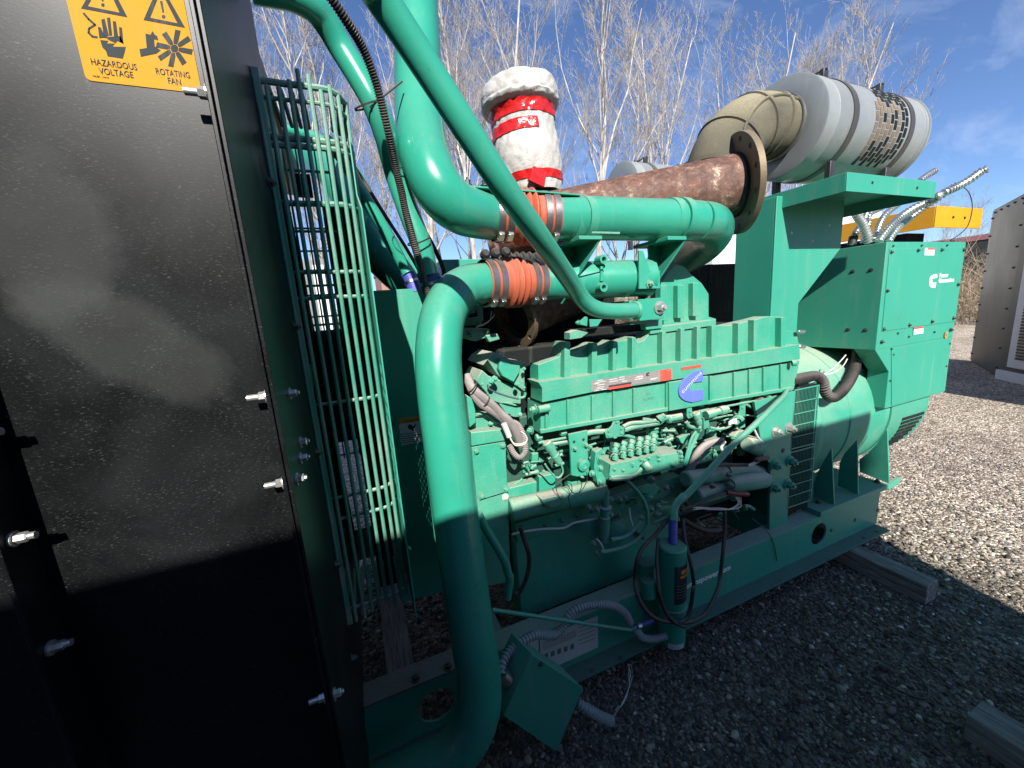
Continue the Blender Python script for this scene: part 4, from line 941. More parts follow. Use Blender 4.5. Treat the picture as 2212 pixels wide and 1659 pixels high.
MB().box((XR-.0075, YW+.009, ZB0+.01), (XR-.0005, 2.26, ZT0-.003)).build('skid_end_plate', M['green'], G)
line_px('cumminspower.com', 1461, 1281, 1578, 1230, 13, M['white'], web, YW-.0004, .05)
dec = px_plate([(1166,1379),(1291,1331),(1292,1398),(1200,1440),(1168,1421)], YW-.0012, .001).build('instruction_decal', M['label'], web, smooth=0)
px_plate([(1129,1392),(1163,1380),(1164,1418),(1131,1420)], YW-.0012, .001).build('instruction_decal', M['label'], web, smooth=0)
for k in range(5):
    px_plate([(1172,1389+k*3.6),(1245,1361+k*3.2),(1245,1362.2+k*3.2),(1172,1390.2+k*3.6)], YW-.0016, .0003).build('print_line', M['greyink'], dec, smooth=0)
    px_plate([(1250,1356+k*9),(1286,1342+k*9),(1286,1343.4+k*9),(1250,1357.4+k*9)], YW-.0016, .0003).build('print_line', M['greyink'], dec, smooth=0)
    px_plate([(1176+k*14,1413-k*5),(1184+k*14,1410-k*5),(1184+k*14,1421-k*5),(1176+k*14,1424-k*5)], YW-.0016, .0003).build('diagram', M['greyink'], dec, smooth=0)

# ---- alternator, feet
AX, AY, AZ, AR = 2.17, 1.70, .72, .45
alt = MB().lathe([(0,.30),(.0,.50),(.025,.515),(.055,.515),(.06,.452),(.42,.45),(.425,.456),(.44,.456),(.445,.45),(.84,.45)], (AX,AY,AZ), (1,0,0), 72).build('alternator', M['green_engine'], G)
MB().lathe([(.842,.44),(.845,.458),(1.28,.458),(1.33,.42),(1.34,.2)], (AX,AY,AZ), (1,0,0), 72).build('end_bell', M['green'], alt)
for k in range(9):     # louvred vent on the end bell
    z0 = at(1955, 893 + k*8.5, y=1.30).z
    th = math.asin(max(-1, min(1, (z0-AZ)/.459)))
    yy = AY - .4605*math.cos(th); xs = AX + .99 + .004*k; xe = AX + 1.25 - .010*k
    MB().box((xs, yy-.001, z0-.010), (xe, yy+.006, z0+.009)).build('vent_slot', M['dark'], alt, smooth=0)
YFt = 1.12
fp = MB(); ftL = at(1774,1104,y=YFt); ftR = at(1921,1049,y=YFt); zf = (ftL.z+ftR.z)/2
fp.box((ftL.x, YFt, zf-.028), (ftR.x, YFt+.30, zf)); fpo = fp.build('foot_plate', M['green'], G, bevel=.002)
def gusset(uvs, t, mat, lab=None):
    base = at(*uvs[0], z=zf); x = base.x
    return MB().prism([at(u, v, x=x) for u, v in uvs], (t,0,0)).build('gusset', mat, fpo, bevel=.001)
gusset([T32(570,1045), T32(548,555), T32(490,650), T32(430,760), T32(395,860), T32(390,985)], .010, M['green'])
gusset([T32(777,955), T32(770,480), T32(660,600), T32(620,680), T32(600,880)], .010, M['green'])
gusset([T32(1045,860), T32(1030,390), T32(940,520), T32(860,600), T32(790,650), T32(790,760)], .010, M['green'])
b0 = at(1921,1049,y=YFt)
MB().prism([b0, at(1945,1031,z=zf-.02), at(1944,1041,z=zf-.03)+Vector((0,0,-.005)), b0+Vector((0,0,-.03))], (0,.02,0)).build('end_bracket', M['green'], fpo, bevel=.001)
MB().box((XR+.001, YFt+.04, ZB0+.02), (XR+.03, YFt+.2, zf-.03)).build('end_bracket', M['green'], fpo, bevel=.002)
for uv in (T32(430,1025), T32(940,850)): bolt(fpo, at(*uv, z=zf), (0,0,1), .012, M['boltdark'])

_wl = [(1928,884),(1943,881),(1936,917),(1924,920)]
_w = px_plate(_wl, 1.262, .001).build('warning_label', M['white'], alt, smooth=0)
px_plate([(1928,884),(1943,881),(1942,888),(1927,891)], 1.2615, .0004).build('label_header', M['orangeprint'], _w, smooth=0)
for _k in range(4): px_plate([(1929-_k*.8,899+_k*4),(1937-_k*.8,897.5+_k*4),(1937-_k*.8,899+_k*4),(1929-_k*.8,900.5+_k*4)], 1.2615, .0004).build('print_line', M['greyink'], _w, smooth=0)
# ---- flywheel housing plate, mount and ventilation grilles
YH = 1.17
hp = px_plate([(1630,868),(1717,845),(1699,1160),(1662,1168),(1664,1002),(1650,985),(1642,940)], YH, .012).build('flywheel_housing_plate', M['green'], G, bevel=.0015)
for uv, m_ in ((T32(60,410),'plated'),(T32(175,380),'plated'),(T32(50,700),'green'),(T32(185,665),'green'),(T32(45,895),'green'),(T32(165,865),'green')):
    bolt_px(hp, uv, YH, 8.2, M[m_], h=1.15)
bolt_px(hp, T32(130,575), YH, 4, M['boltdark'], h=.3)
def grille(c, nb, nc, backmat):
    TL, TR, BR, BL = [at(*q, y=YH) for q in c]
    gp = MB().prism([TL+Vector((-.006,0,.006)), TR+Vector((.006,0,.006)), BR+Vector((.006,0,-.006)), BL+Vector((-.006,0,-.006))], (0,.004,0), [[TL,TR,BR,BL]]).build('grille', M['green'], G, bevel=.0006)
    for i in range(nb):
        t = (i+.5)/nb; a = TL.lerp(TR, t); b = BL.lerp(BR, t)
        MB().cyl(a+Vector((0,.002,0)), b+Vector((0,.002,0)), .0011, 6).build('bar', M['green'], gp)
    for i in range(nc):
        t = (i+1)/(nc+1); a = TL.lerp(BL, t); b = TR.lerp(BR, t)
        MB().cyl(a+Vector((0,-.0015,0)), b+Vector((0,-.0015,0)), .0023, 6).build('cross_bar', M['green'], gp)
grille([T32(238,60), T32(440,18), T32(405,510), T32(200,560)], 17, 4, 'dark')
grille([T32(195,600), T32(398,545), T32(370,1000), T32(168,1068)], 17, 4, 'dark')
a = at(*T32(215,50), y=YH); b = at(*T32(390,1010), y=YH)
MB().box((a.x-.002, YH+.010, b.z-.03), (at(*T32(440,18), y=YH).x+.004, YH+.014, a.z+.004)).build('grille_backing', M['dark'], G)
MB().box((a.x-.012, YH+.004, b.z-.06), (a.x-.002, YH+.3, a.z+.02)).build('grille_side', M['green'], G)

# ---- control cabinet
XC, YC = 2.68, 1.205
def S(u, v): return at(u, v, y=YC)
cTL, cTR = S(1916,523), S(2087,522); zTop = (cTL.z+cTR.z)/2; XC = cTL.x; XCR = cTR.x
zMid = S(1893,756).z; zLow = S(2039,847).z; xLow = S(1920,804).x; zCh = S(1921,803).z
cab = MB().box((XC, YC, zMid), (XCR, YC+.62, zTop)).build('control_cabinet', M['green_cab'], G, bevel=.002)
MB().prism([(XC+.001,YC+.0005,zMid-.0005),(xLow,YC+.0005,zCh),(xLow,YC+.0005,zLow),(XCR,YC+.0005,zLow),(XCR,YC+.0005,zMid-.0005)], (0,.10,0)).build('lower_cover', M['green_cab'], cab, bevel=.002)
MB().box((XC+.30, YC+.105, zLow+.06), (XCR-.02, YC+.5, zMid-.001)).build('cable_trunk', M['dark'], cab)
door = MB().prism([S(1921,538), S(2083,533), S(2062,694), S(1904,716)], (0,-.0035,0)).build('cabinet_door', M['green_cab'], cab, bevel=.001)
MB().prism([S(1925,754), S(2054,729), S(2040,845), S(1925,876)], (0,-.0028,0)).build('lower_panel', M['green_cab'], cab, bevel=.001)
for uv in [(1065,520),(1295,505),(1500,500),(1690,500),(1030,855),(1640,800),(1000,1185),(1220,1150),(1415,1120),(1600,1090),(985,1295),(1580,1190)]:
    bolt_px(cab, T31(*uv), YC-.0036, 2.9, M['boltdark'], h=.8)
for uv in [(1085,465),(1330,462),(1550,460),(1125,1220),(1220,1250),(1440,1210),(1085,1405),(1570,1310),(1540,1505),(1060,1630),(1070,1355)]:
    bolt_px(cab, T31(*uv), YC-.003, 1.7, M['boltdark'], h=.6)
for uv in [(730,688),(888,675),(840,1195),(690,1190)]:
    p = at(*T31(*uv), x=XC); bolt(cab, p, (-1,0,0), .0075, M['boltdark'], h=.35)
yl = YC-.0045
# emblem: white C with a pale streak, and two words
C_out = [(1462,708),(1430,712),(1408,728),(1396,752),(1393,785),(1398,812),(1412,826),(1446,828),(1450,806),(1455,782),(1430,784),(1421,776),(1422,758),(1434,746),(1462,740)]
lg_ = MB().prism([P3(T31(*q), yl) for q in C_out], (0,.0006,0)).build('emblem', M['white'], door, smooth=0)
px_plate([T31(1405,770), T31(1440,722), T31(1446,724), T31(1411,772)], yl-.0004, .0003).build('streak', M['green_cab'], lg_, smooth=0)
line_px('Power', *T31(1480,735), *T31(1556,738), 8.6, M['white'], door, yl, .06)
line_px('Generation', *T31(1473,778), *T31(1604,778), 8.6, M['white'], door, yl, .06)
for (q, hd) in (([(1357,484),(1441,484),(1436,547),(1353,546)], [(1380,484),(1441,484),(1440,499),(1379,499)]), ([(1263,1170),(1345,1160),(1340,1222),(1258,1232)], [(1263,1170),(1345,1160),(1344,1176),(1262,1187)])):
    l_ = MB().prism([P3(T31(*a), yl) for a in q], (0,.0006,0)).build('danger_label', M['white'], cab, smooth=0)
    MB().prism([P3(T31(*a), yl-.0004) for a in hd], (0,.0004,0)).build('label_header', M['redprint'], l_, smooth=0)
    for k in range(3):
        x0, y0 = q[0][0]+30, q[0][1]+24+k*11; px_plate([T31(x0,y0), T31(x0+42,y0-2), T31(x0+42,y0+1), T31(x0,y0+3)], yl-.0004, .0003).build('print_line', M['greyink'], l_, smooth=0)
p = P3(T31(1540,1235), yl); rl = MB().lathe([(0,.021),(.0006,.021)], p, (0,-1,0), 20).build('round_label', M['sticker'], cab, smooth=0)
MB().lathe([(0.0007,.011),(.001,.011)], p, (0,-1,0), 16).build('symbol', M['greyink'], rl, smooth=0)
# flexible steel conduits leaving the cabinet top (they hang loose from it)
ZG = zoomc(2040, 380, 4.2538)
yk = YC + .10
def cond(uvs, ys_, rpx, mat='conduit', name='flexible_conduit', pitch=.018, amp=.0036):
    return hose_px(name, uvs, ys_, rpx, M[mat], cab, 14, 8, (pitch, amp))
cond([ZG(665,960),ZG(700,900),ZG(790,790),ZG(900,690),ZG(1050,590),ZG(1230,520),ZG(1330,450),ZG(1500,370),ZG(1640,290),ZG(1740,215),ZG(1815,180)], [yk,yk,yk,yk,yk-.03,yk-.08,yk-.14,yk-.17,yk-.2,yk-.22,yk-.24], 6.8)
cond([ZG(775,955),ZG(800,900),ZG(880,800),ZG(990,710),ZG(1110,620),ZG(1260,520),ZG(1400,420),ZG(1500,340)], [yk+.03]*4+[yk,yk-.05,yk-.1,yk-.13], 5.6)
cond([ZG(565,965),ZG(545,880),ZG(500,770),ZG(440,680),ZG(400,600)], yk+.06, 7.2)
cond([ZG(505,965),ZG(505,900),ZG(560,760),ZG(570,660),ZG(680,600),ZG(760,540)], yk+.2, 4.8)
cond([ZG(640,900),ZG(665,800),ZG(720,690),ZG(800,610),ZG(870,560)], yk+.12, 5.2)
cond([ZG(375,985),ZG(400,900),ZG(450,820),ZG(500,740),ZG(540,650)], yk+.12, 5.0)
cond([ZG(1100,310),ZG(1180,250),ZG(1265,200)], [yk+.25,yk+.24,yk+.23], 5.2)
hose_px('loose_wire', [ZG(1555,360),ZG(1625,430),ZG(1660,540),ZG(1655,650),ZG(1610,790),ZG(1520,880),ZG(1400,950),ZG(1300,945)], [yk-.14]*4+[yk-.1,yk-.05,yk,yk], .9, M['blackdusty'], cab, 6)
MB().cyl(at(*ZG(380,985), y=yk+.12), at(*ZG(400,900), y=yk+.12), .022, 14).build('heat_shrink_sleeve', M['black'], cab)

# ---- black loom and pale wires under the cabinet
hose_px('corrugated_loom', [ZF(200,725),ZF(300,705),ZF(420,680),ZF(560,665),ZF(640,730),ZF(670,850),ZF(720,940),ZF(800,960),ZF(900,890),ZF(1000,760),ZF(1080,600),ZF(1110,450),ZF(1120,330),ZF(1120,250)], [1.19,1.20,1.21,1.22,1.22,1.22,1.22,1.22,1.23,1.26,1.30,1.33,1.36,1.38], 10.5, M['blackdusty'], G, 14, 8, (.015,.0030))
hose_px('pale_wire', [ZF(640,650),ZF(760,580),ZF(870,480),ZF(965,372)], 1.24, 1.3, M['wirewhite'], G, 6)
hose_px('pale_wire', [ZF(640,655),ZF(760,630),ZF(890,560),ZF(950,490),ZF(985,425)], 1.24, 1.3, M['wirewhite'], G, 6)
px_plate([ZF(1135,570),ZF(1200,560),ZF(1235,580),ZF(1240,640),ZF(1215,1040),ZF(1165,1075),ZF(1020,790),ZF(1110,740)], 1.33, .008).build('lifting_bracket', M['green'], G, bevel=.001)

# ---- column and shelf
YP2 = 1.25
sc0 = at(1831,371,y=1.0); sc1 = at(1831,413,y=1.0); sc2 = at(2023,395,y=1.0); XS = sc0.x; XSR = sc2.x; zs1_ = sc0.z; zs0_ = sc1.z
xcl = at(1667,640,y=YP2).x; xcr = at(1819,500,y=YP2).x
colp = MB().prism([(xcl,YP2,1.0),(xcl,YP2,zs1_-.02),(xcr,YP2,zs1_-.02),(xcr,YP2,at(1814,537,y=YP2).z), tuple(at(1725,655,y=YP2)), (at(1723,700,y=YP2).x,YP2,1.0)], (0,.008,0)).build('shelf_column', M['green_cab'], G, bevel=.002)
MB().box((xcl+.0005, YP2+.0085, 1.0), (xcl+.0085, YP2+.20, zs1_-.02)).build('side_plate', M['green_cab'], colp, bevel=.002)
MB().box((xcl+.01, YP2+.19, 1.0), (xcr-.2, YP2+.198, zs1_-.02)).build('back_plate', M['green_cab'], colp)
shf = MB().box((XS, 1.0, zs0_), (XSR, 1.004, zs1_)).build('air_cleaner_shelf', M['green_cab'], G, bevel=.001)
MB().box((XS, 1.0045, zs0_), (XS+.004, 1.62, zs1_)).build('side_lip', M['green_cab'], shf, bevel=.001)
MB().box((XSR-.004, 1.0045, zs0_), (XSR, 1.62, zs1_)).build('side_lip', M['green_cab'], shf, bevel=.001)
MB().box((XS+.0045, 1.0045, zs1_-.016), (XSR-.0045, 1.62, zs1_-.012)).build('shelf_plate', M['green_cab'], shf)
for uv in ((ZG(600,325)), (ZG(1075,382))): bolt_px(shf, uv, .9995, 2.2, M['boltdark'], h=.5)
for uv in (T31(205,355), T31(385,420), T31(530,288)): bolt_px(colp, uv, YP2-.001, 1.8, M['white'], h=.3)  # white heads stand in for bright sky showing through three plate holes

# ---- air cleaner canisters
def aircleaner(x0, x1, yc_, zc_, r, near=True, label=None):
    L_ = x1 - x0
    can = MB().lathe([(0,.0),(0,r*.66),(.003,r*.985),(.006,r+.003),(.012,r+.003),(.016,r),(L_*.10,r),(L_*.105,r+.002),(L_*.11,r),(L_-.05,r),(L_-.045,r+.002),(L_-.04,r),(L_-.012,r),(L_-.01,r+.005),(L_,r+.005),(L_+.001,r*.9),(L_+.001,0)], (x0,yc_,zc_), (1,0,0), 72, cap=False).build('air_cleaner', M['galv'], G)
    if label: can['label'] = label
    for t in (.245, .80):
        b_ = MB().lathe([(L_*t-.018,r+.0005),(L_*t-.0175,r+.004),(L_*t+.0175,r+.004),(L_*t+.018,r+.0005)], (x0,yc_,zc_), (1,0,0), 72, cap=False).build('mounting_band', M['band'], can)
        # over-centre latch on top
        cx_ = x0 + L_*t
        MB().box((cx_-.016, yc_-.075, zc_+r*.945), (cx_+.016, yc_-.055, zc_+r*.945+.045)).build('latch', M['boltdark'], b_, bevel=.003)
        MB().box((cx_-.004, yc_-.08, zc_+r*.945+.038), (cx_+.004, yc_+.03, zc_+r*.945+.046)).build('latch_bar', M['boltdark'], b_, bevel=.002)
        MB().prism([(cx_-.018, yc_+.0, zc_+r), (cx_-.018, yc_+.05, zc_+r-.012), (cx_-.018, yc_+.085, zc_+r+.012), (cx_-.018, yc_+.04, zc_+r+.05)], (.036,0,0)).build('latch', M['boltdark'], b_, bevel=.003)
        for yy in (yc_-.12, yc_+.12):
            MB().box((cx_-.018, yy-.012, zs1_-.011), (cx_+.018, yy+.012, zc_-math.sqrt(r*r-.12**2)+.004)).build('bracket_foot', M['boltdark'], can, bevel=.002)
    if near:
        g = random.Random(5)
        # slotted window: staggered slots round the front quarter
        nx, pitch, th0, dth = 9, .0300, 44, 12.4
        for i in range(nx):
            xx = x0 + L_*.43 + i*pitch*.98
            for j in range(9):
                a0 = th0 - j*dth + (i % 2)*6.2 ; a1 = a0 - 10.6
                if j > 7 or (i < 1 and j in (0, 1)) or (i == nx-1 and j > 6) : continue
                if i + j > 15: continue
                pts = []; vs = []; fs = []; K = 5
                for k in range(K+1):
                    a = R(a0 + (a1-a0)*k/K)
                    for xo in (0, pitch*.76):
                        vs.append((xx+xo, yc_ - (r+.0012)*math.cos(a), zc_ + (r+.0012)*math.sin(a)))
                for k in range(K): fs.append((2*k, 2*k+1, 2*k+3, 2*k+2))
                dk = (i > 6) or (j < 2 and i > 1) or (j > 6) or g.random() < .25
                MB().add(vs, fs).build('slot', M['dark'] if dk else M['screen'], can)
    return can
CY, CZ, CR = 1.30, 2.225, .2045
aircleaner(1.905, 2.70, CY, CZ, CR, label='near galvanised air cleaner with a slotted window')
fy = 2.62; fx = at(1338,372,y=fy).x
aircleaner(fx, fx+.8, fy, at(1400,417,y=fy).z, CR, near=False, label='far galvanised air cleaner behind the rusty pipe')
# rubber elbow
pe = [(1.93,CY,CZ,.125),(1.86,CY,CZ,.125),(1.78,CY,CZ,.128),(1.68,CY,CZ-.03,.130),(1.60,CY,CZ-.09,.130),(1.55,CY,CZ-.17,.130),(1.525,CY,CZ-.26,.134),(1.52,CY,CZ-.35,.138)]
ce = spath(pe, 8); mb = MB(); mb.tube([vec(p) for p in ce], [float(p[3]) for p in ce], 40); elb = mb.build('rubber_elbow', M['rubber_elbow'], G)
for k in (12, 21, 32, 43):
    c = vec(ce[k]); t_ = (vec(ce[k+1])-vec(ce[k-1])).normalized(); r_ = float(ce[k][3])
    MB().lathe([(-.012,r_-.002),(-.008,r_+.007),(.008,r_+.007),(.012,r_-.002)], c, t_, 40, cap=False).build('moulded_rib', M['rubber_elbow'], elb)
rp = []
for k in range(6, len(ce)-3):
    c = vec(ce[k]); t_ = (vec(ce[k+1])-vec(ce[k-1])).normalized(); n_ = (Vector((0,-.75,.55)) - t_*Vector((0,-.75,.55)).dot(t_)).normalized(); rp.append(c + n_*(float(ce[k][3])+.001))
MB().tube(rp, .007, 8).build('moulded_rib', M['rubber_elbow'], elb)
MB().lathe([(0,.1285),(.001,.134),(.014,.134),(.015,.1285)], (1.875,CY,CZ), (1,0,0), 40, cap=False).build('elbow_clamp', M['clamp'], elb)

# ---- exhaust: rusty pipe with a bolted flange
fc = at(1587,401,d=1.55); L0 = at(1240,468,d=1.62); ax = (fc - L0).normalized(); L1 = fc - ax*1.02
rp_ = MB().lathe([(0,.114),(.86,.115),(.865,.117),(.88,.117),(.885,.115),(1.012,.1155)], L1, ax, 56).build('rusty_exhaust_pipe', M['rust'], G)
FR = .188; nrm_ = ax; t1 = ax.cross(Vector((0,0,1))).normalized(); t2 = t1.cross(ax)
fo = circle_pts(fc, FR, t1, t2, 56); hi = circle_pts(fc, .1125, t1, t2, 40)
holes = [hi] + [circle_pts(fc + (t1*math.cos(R(30*k+8)) + t2*math.sin(R(30*k+8)))*.163, .0105, t1, t2, 12) for k in range(12)]
flg = MB().prism(fo, ax*.022, holes).build('flange', M['flange'], rp_, bevel=.001)
MB().lathe([(-.010,.113),(-.004,.121),(-.001,.121),(.001,.115)], fc, ax, 48, cap=False).build('weld_bead', M['dark'], rp_)
# lower exhaust outlet under the pipes
fc2 = at(1108,690,d=1.50)
lo = MB().lathe([(0,.085),(.5,.085)], fc2, Vector((.93,.3,.22)), 36, cap=False).build('exhaust_outlet', M['rust'], G)
MB().lathe([(0,.084),(.004,.084)], fc2 + Vector((.93,.3,.22)).normalized()*.05, Vector((.93,.3,.22)), 28).build('bore', M['dark'], lo)
tA = Vector((.93,.3,.22)).normalized(); a1_ = tA.cross(Vector((0,0,1))).normalized(); a2_ = tA.cross(a1_)
MB().prism(circle_pts(fc2, .118, a1_, a2_, 40), tA*.02, [circle_pts(fc2, .084, a1_, a2_, 32)] + [circle_pts(fc2 + (a1_*math.cos(R(45*k)) + a2_*math.sin(R(45*k)))*.102, .009, a1_, a2_, 10) for k in range(8)]).build('flange', M['flange'], lo, bevel=.001)
hose_px('black_bellows', [(1045,580),(1090,566),(1150,562),(1230,562)], 1.55, 17, M['black'], G, 16, 6, (.028,.004))
for u in (1046,1068,1090): MB().lathe([(0,.018),(.02,.02),(.03,.012)], at(u, 553-(u-1046)*.1, y=1.5), (0,-1,.3), 14).build('rubber_grommet', M['black'], G)
MB().cyl(at(1072,525,y=1.55), at(1078,580,y=1.55), .011, 8).build('prop_rod', M['rust'], G)
MB().box((at(957,600,y=2.25).x, 2.25, 1.0), (at(1012,600,y=2.25).x+.1, 2.4, at(985,560,y=2.25).z)).build('far_engine_cover', M['green'], G, bevel=.004)

# ---- pipe straps and brackets
def strap(u, v, d, r, w, par, mat='green'):
    return MB().lathe([(-w/2,r-.002),(-w/2,r+.004),(w/2,r+.004),(w/2,r-.002)], at(u,v,d=d), (1,0,0), 40, cap=False).build('pipe_strap', M[mat], par)
for u, w in ((1260,89),(1467,84)):
    s_ = strap(u, 475, .134*FPX/w, .067, .028, p2b); strap(u-18, 475, .134*FPX/w, .066, .045, p2b)
yb = c2b[30].y - .02
def ppl(pts, y, t, name, par=G, mat='green', bev=.001): return px_plate(pts, y, t).build(name, M[mat], par, bevel=bev)
yb1 = at(1270,472,d=.134*FPX/89).y; yb2 = at(1467,476,d=.134*FPX/84).y
b1 = MB().box((at(1251,512,y=yb1-.05).x, yb1-.05, at(1275,517,y=yb1-.05).z), (at(1301,512,y=yb1-.05).x, yb1+.12, at(1275,509,y=yb1-.05).z)).build('pipe_bracket', M['green'], G, bevel=.001)
zt1 = at(1275,518,y=yb1-.05).z
xq = at(1298,520,y=yb1-.045).x
MB().prism([(xq-.008, yb1-.045, zt1), (xq-.008, yb1+.12, zt1), (xq-.05, yb1+.14, zt1-.18), (xq-.075, yb1+.10, zt1-.19)], (.008,0,0)).build('gusset', M['green'], b1, bevel=.001)
ppl([(1206,541),(1254,520),(1296,520),(1256,588),(1252,628),(1206,640)], yb1+.10, .008, 'back_plate', b1)
b2 = MB().box((at(1443,512,y=yb2-.05).x, yb2-.05, at(1460,518,y=yb2-.05).z), (at(1483,512,y=yb2-.05).x, yb2+.12, at(1460,510,y=yb2-.05).z)).build('pipe_bracket', M['green'], G, bevel=.001)
zt2_ = at(1460,519,y=yb2-.05).z; xq = at(1482,522,y=yb2-.045).x
MB().prism([(xq-.008, yb2-.045, zt2_), (xq-.008, yb2+.12, zt2_), (xq-.06, yb2+.14, zt2_-.22), (xq-.10, yb2+.10, zt2_-.24)], (.008,0,0)).build('gusset', M['green'], b2, bevel=.001)
bp2 = ppl([(1381,541),(1389,541),(1405,586),(1426,584),(1426,623),(1381,624)], yb2+.02, .008, 'back_plate', b2)
ppl([(1400,533),(1480,520),(1426,588),(1405,586)], yb2+.06, .006, 'web_plate', b2)
bolt_px(bp2, (1403,614), yb2+.019, 6, M['green_dusty'])
ep = ppl([(1378,647),(1437,642),(1434,688),(1382,693)], 1.13, .01, 'brace_end_plate')
MB().box((at(1352,655,y=1.16).x, 1.14, at(1352,690,y=1.16).z), (at(1380,655,y=1.16).x, 1.25, at(1352,650,y=1.16).z)).build('brace_end_block', M['green'], ep, bevel=.002)
bolt_px(ep, T21(1272,1000), 1.129, 9.5, M['plated'], h=1.1)
for (zx, zy) in ((795,580),(795,822)):
    p = P3(T21(zx,zy), 1.12); MB().lathe([(0,.0085),(0,.0155),(.035,.0155),(.035,.0085),(0,.0085)], p, (0,1,0), 20, cap=False).build('link_eye', M['green'], G)
ppl([T21(770,640), T21(790,640), T21(790,770), T21(765,770)], 1.13, .008, 'link_bar')
ppl([T21(270,680), T21(290,680), T21(292,760), T21(272,760)], at(1175,607,d=1.36).y-.066, .004, 'pad')
ta = MB(); a = at(985,404,y=1.10); b = at(1249,424,y=1.10); 
MB().obox((a+b)/2, (b-a)/2, Vector((0,.016,0)), Vector((0,0,.0022))).build('top_angle', M['green'], G, bevel=.0006)
MB().obox((a+b)/2+Vector((0,.018,-.012)), (b-a)/2*.99, Vector((0,.002,0)), Vector((0,0,.012))).build('top_angle_leg', M['green'], G)
for u in (1012, 1048): bolt(G, at(u, 404, y=1.10)+Vector((0,.004,.003)), (0,0,1), .008, M['boltdark'], h=1.6)
px_plate([T21(690,340),T21(935,345),T21(930,362),T21(690,356)], yb2-.066, .0006).build('casting_mark', M['green_dusty'], p2b, smooth=0)
fdh = MB().box((at(985,700,y=1.62).x, 1.62, .9), (at(1330,700,y=1.62).x, 2.0, at(1100,602,y=1.62).z)).build('front_drive_housing', M['dark'], G, bevel=.01)
ZH = zoomc(1150, 550, 1.492)
for q_, y_, t_ in (([ZH(-10,325),ZH(45,318),ZH(60,345),ZH(35,352),ZH(30,372),ZH(-10,370)],1.40,.05),([ZH(-12,372),ZH(85,360),ZH(90,372),ZH(60,392),ZH(-12,396)],1.36,.06),([ZH(45,318),ZH(85,312),ZH(88,362),ZH(72,366),ZH(66,332),ZH(48,340)],1.42,.02),([ZH(10,402),ZH(105,404),ZH(118,430),ZH(60,452),ZH(10,440)],1.34,.06),([ZH(95,430),ZH(140,424),ZH(150,445),ZH(110,456)],1.33,.03)):
    px_plate(q_, y_, t_).build('front_casting', M['green_dusty'], fdh, bevel=.003)
for q_ in ((20,345),(70,384),(100,415),(40,425)): bolt_px(fdh, ZH(*q_), 1.335, 4.5, M['green_dusty'])
hose_px('loose_wire', [ZH(60,400),ZH(95,385),ZH(120,365),ZH(128,352)], 1.3, 1.2, M['wirewhite'], fdh, 5)
hose_px('loose_wire', [ZH(80,395),ZH(110,375),ZH(118,340)], 1.3, 1.0, M['wirewhite'], fdh, 5)
# dark brackets above the cover
MB().box((at(1242,715,y=1.3).x,1.26,at(1300,722,y=1.3).z),(at(1420,700,y=1.3).x,1.40,at(1300,706,y=1.3).z)).build('support_bar', M['dark'], G, bevel=.002)
ppl([T21(500,1215),T21(560,1190),T21(660,1215),T21(600,1260),T21(500,1275)], 1.20, .04, 'casting_lug', mat='green_dusty')
ppl([T21(1020,1125),T21(1300,1100),T21(1300,1175),T21(1160,1190),T21(1150,1140),T21(1020,1148)], 1.17, .03, 'support_pad')
ppl([T21(670,1100),T21(780,1100),T21(740,1160),T21(675,1165)], 1.22, .006, 'support_pad')
ppl([T21(590,1120),T21(640,1075),T21(655,1085),T21(650,1160),T21(590,1145)], 1.20, .01, 'link_bar')
bolt_px(G, T21(575,1128), 1.2, 4, M['green'], d=(-1,0,0))

# ---- wrapped intake stack
tarp = thing('wrapped_stack', 'white tarpaulin bundle bound with red tape capping the upright intake stack', 'tarpaulin', tuple(at(1148,412,y=1.80)))
yt_ = 1.80
def tp(v, cu, w): p = at(cu, v, y=yt_); return (p.x, p.y, p.z, w/2/FPX*dep(p))
rings = [tp(187,1120,60), tp(188,1120,140), tp(196,1121,164), tp(212,1122,172), tp(228,1123,172), tp(240,1124,162), tp(247,1126,142), tp(262,1129,136), tp(290,1132,134), tp(320,1136,142), tp(350,1140,142), tp(380,1145,138), tp(400,1148,132), tp(425,1151,126)]
rc = spath(rings, 5); NT = 96
def tarp_pt(i, j, off=0.0):
    c = rc[i]; th = 2*math.pi*j/NT
    w_ = mnoise.noise(Vector((math.cos(th)*2.2, math.sin(th)*2.2, c[2]*9))) * .005 - (1-abs(mnoise.noise(Vector((math.cos(th)*3 + c[2]*7, math.sin(th)*3 - c[2]*4, c[2]*15)))))**9 * .006
    k = i / len(rc)
    r_ = c[3]*(.965 if k < .33 else 1.0) + w_ + off
    return (c[0] + r_*math.cos(th), c[1] + r_*math.sin(th), c[2] + .007*math.cos(th+.5) + .002*math.sin(th*5)*(k<.3))
def tarp_patch(i0, i1, j0, j1, off):
    vs = []; fs = []; J = j1 - j0
    for i in range(i0, i1+1):
        for j in range(j0, j1+1): vs.append(tarp_pt(i, j % NT, off + .0015*math.sin(j*1.3+i)))
    for i in range(i1-i0):
        for j in range(J): fs.append((i*(J+1)+j, i*(J+1)+j+1, (i+1)*(J+1)+j+1, (i+1)*(J+1)+j))
    return MB().add(vs, fs)
full = tarp_patch(0, len(rc)-1, 0, NT, 0); tb_ = [tarp_pt(0, j) for j in range(NT)]
full.add(tb_ + [(rc[0][0], rc[0][1], rc[0][2]+.012)], [(j, (j+1) % NT, NT) for j in range(NT)])
full.build('tarpaulin', M['tarp'], tarp, smooth=70)
n_ = len(rc)
def vi(v): return min(range(n_), key=lambda i: abs(rc[i][2] - at(1135, v, y=yt_).z))
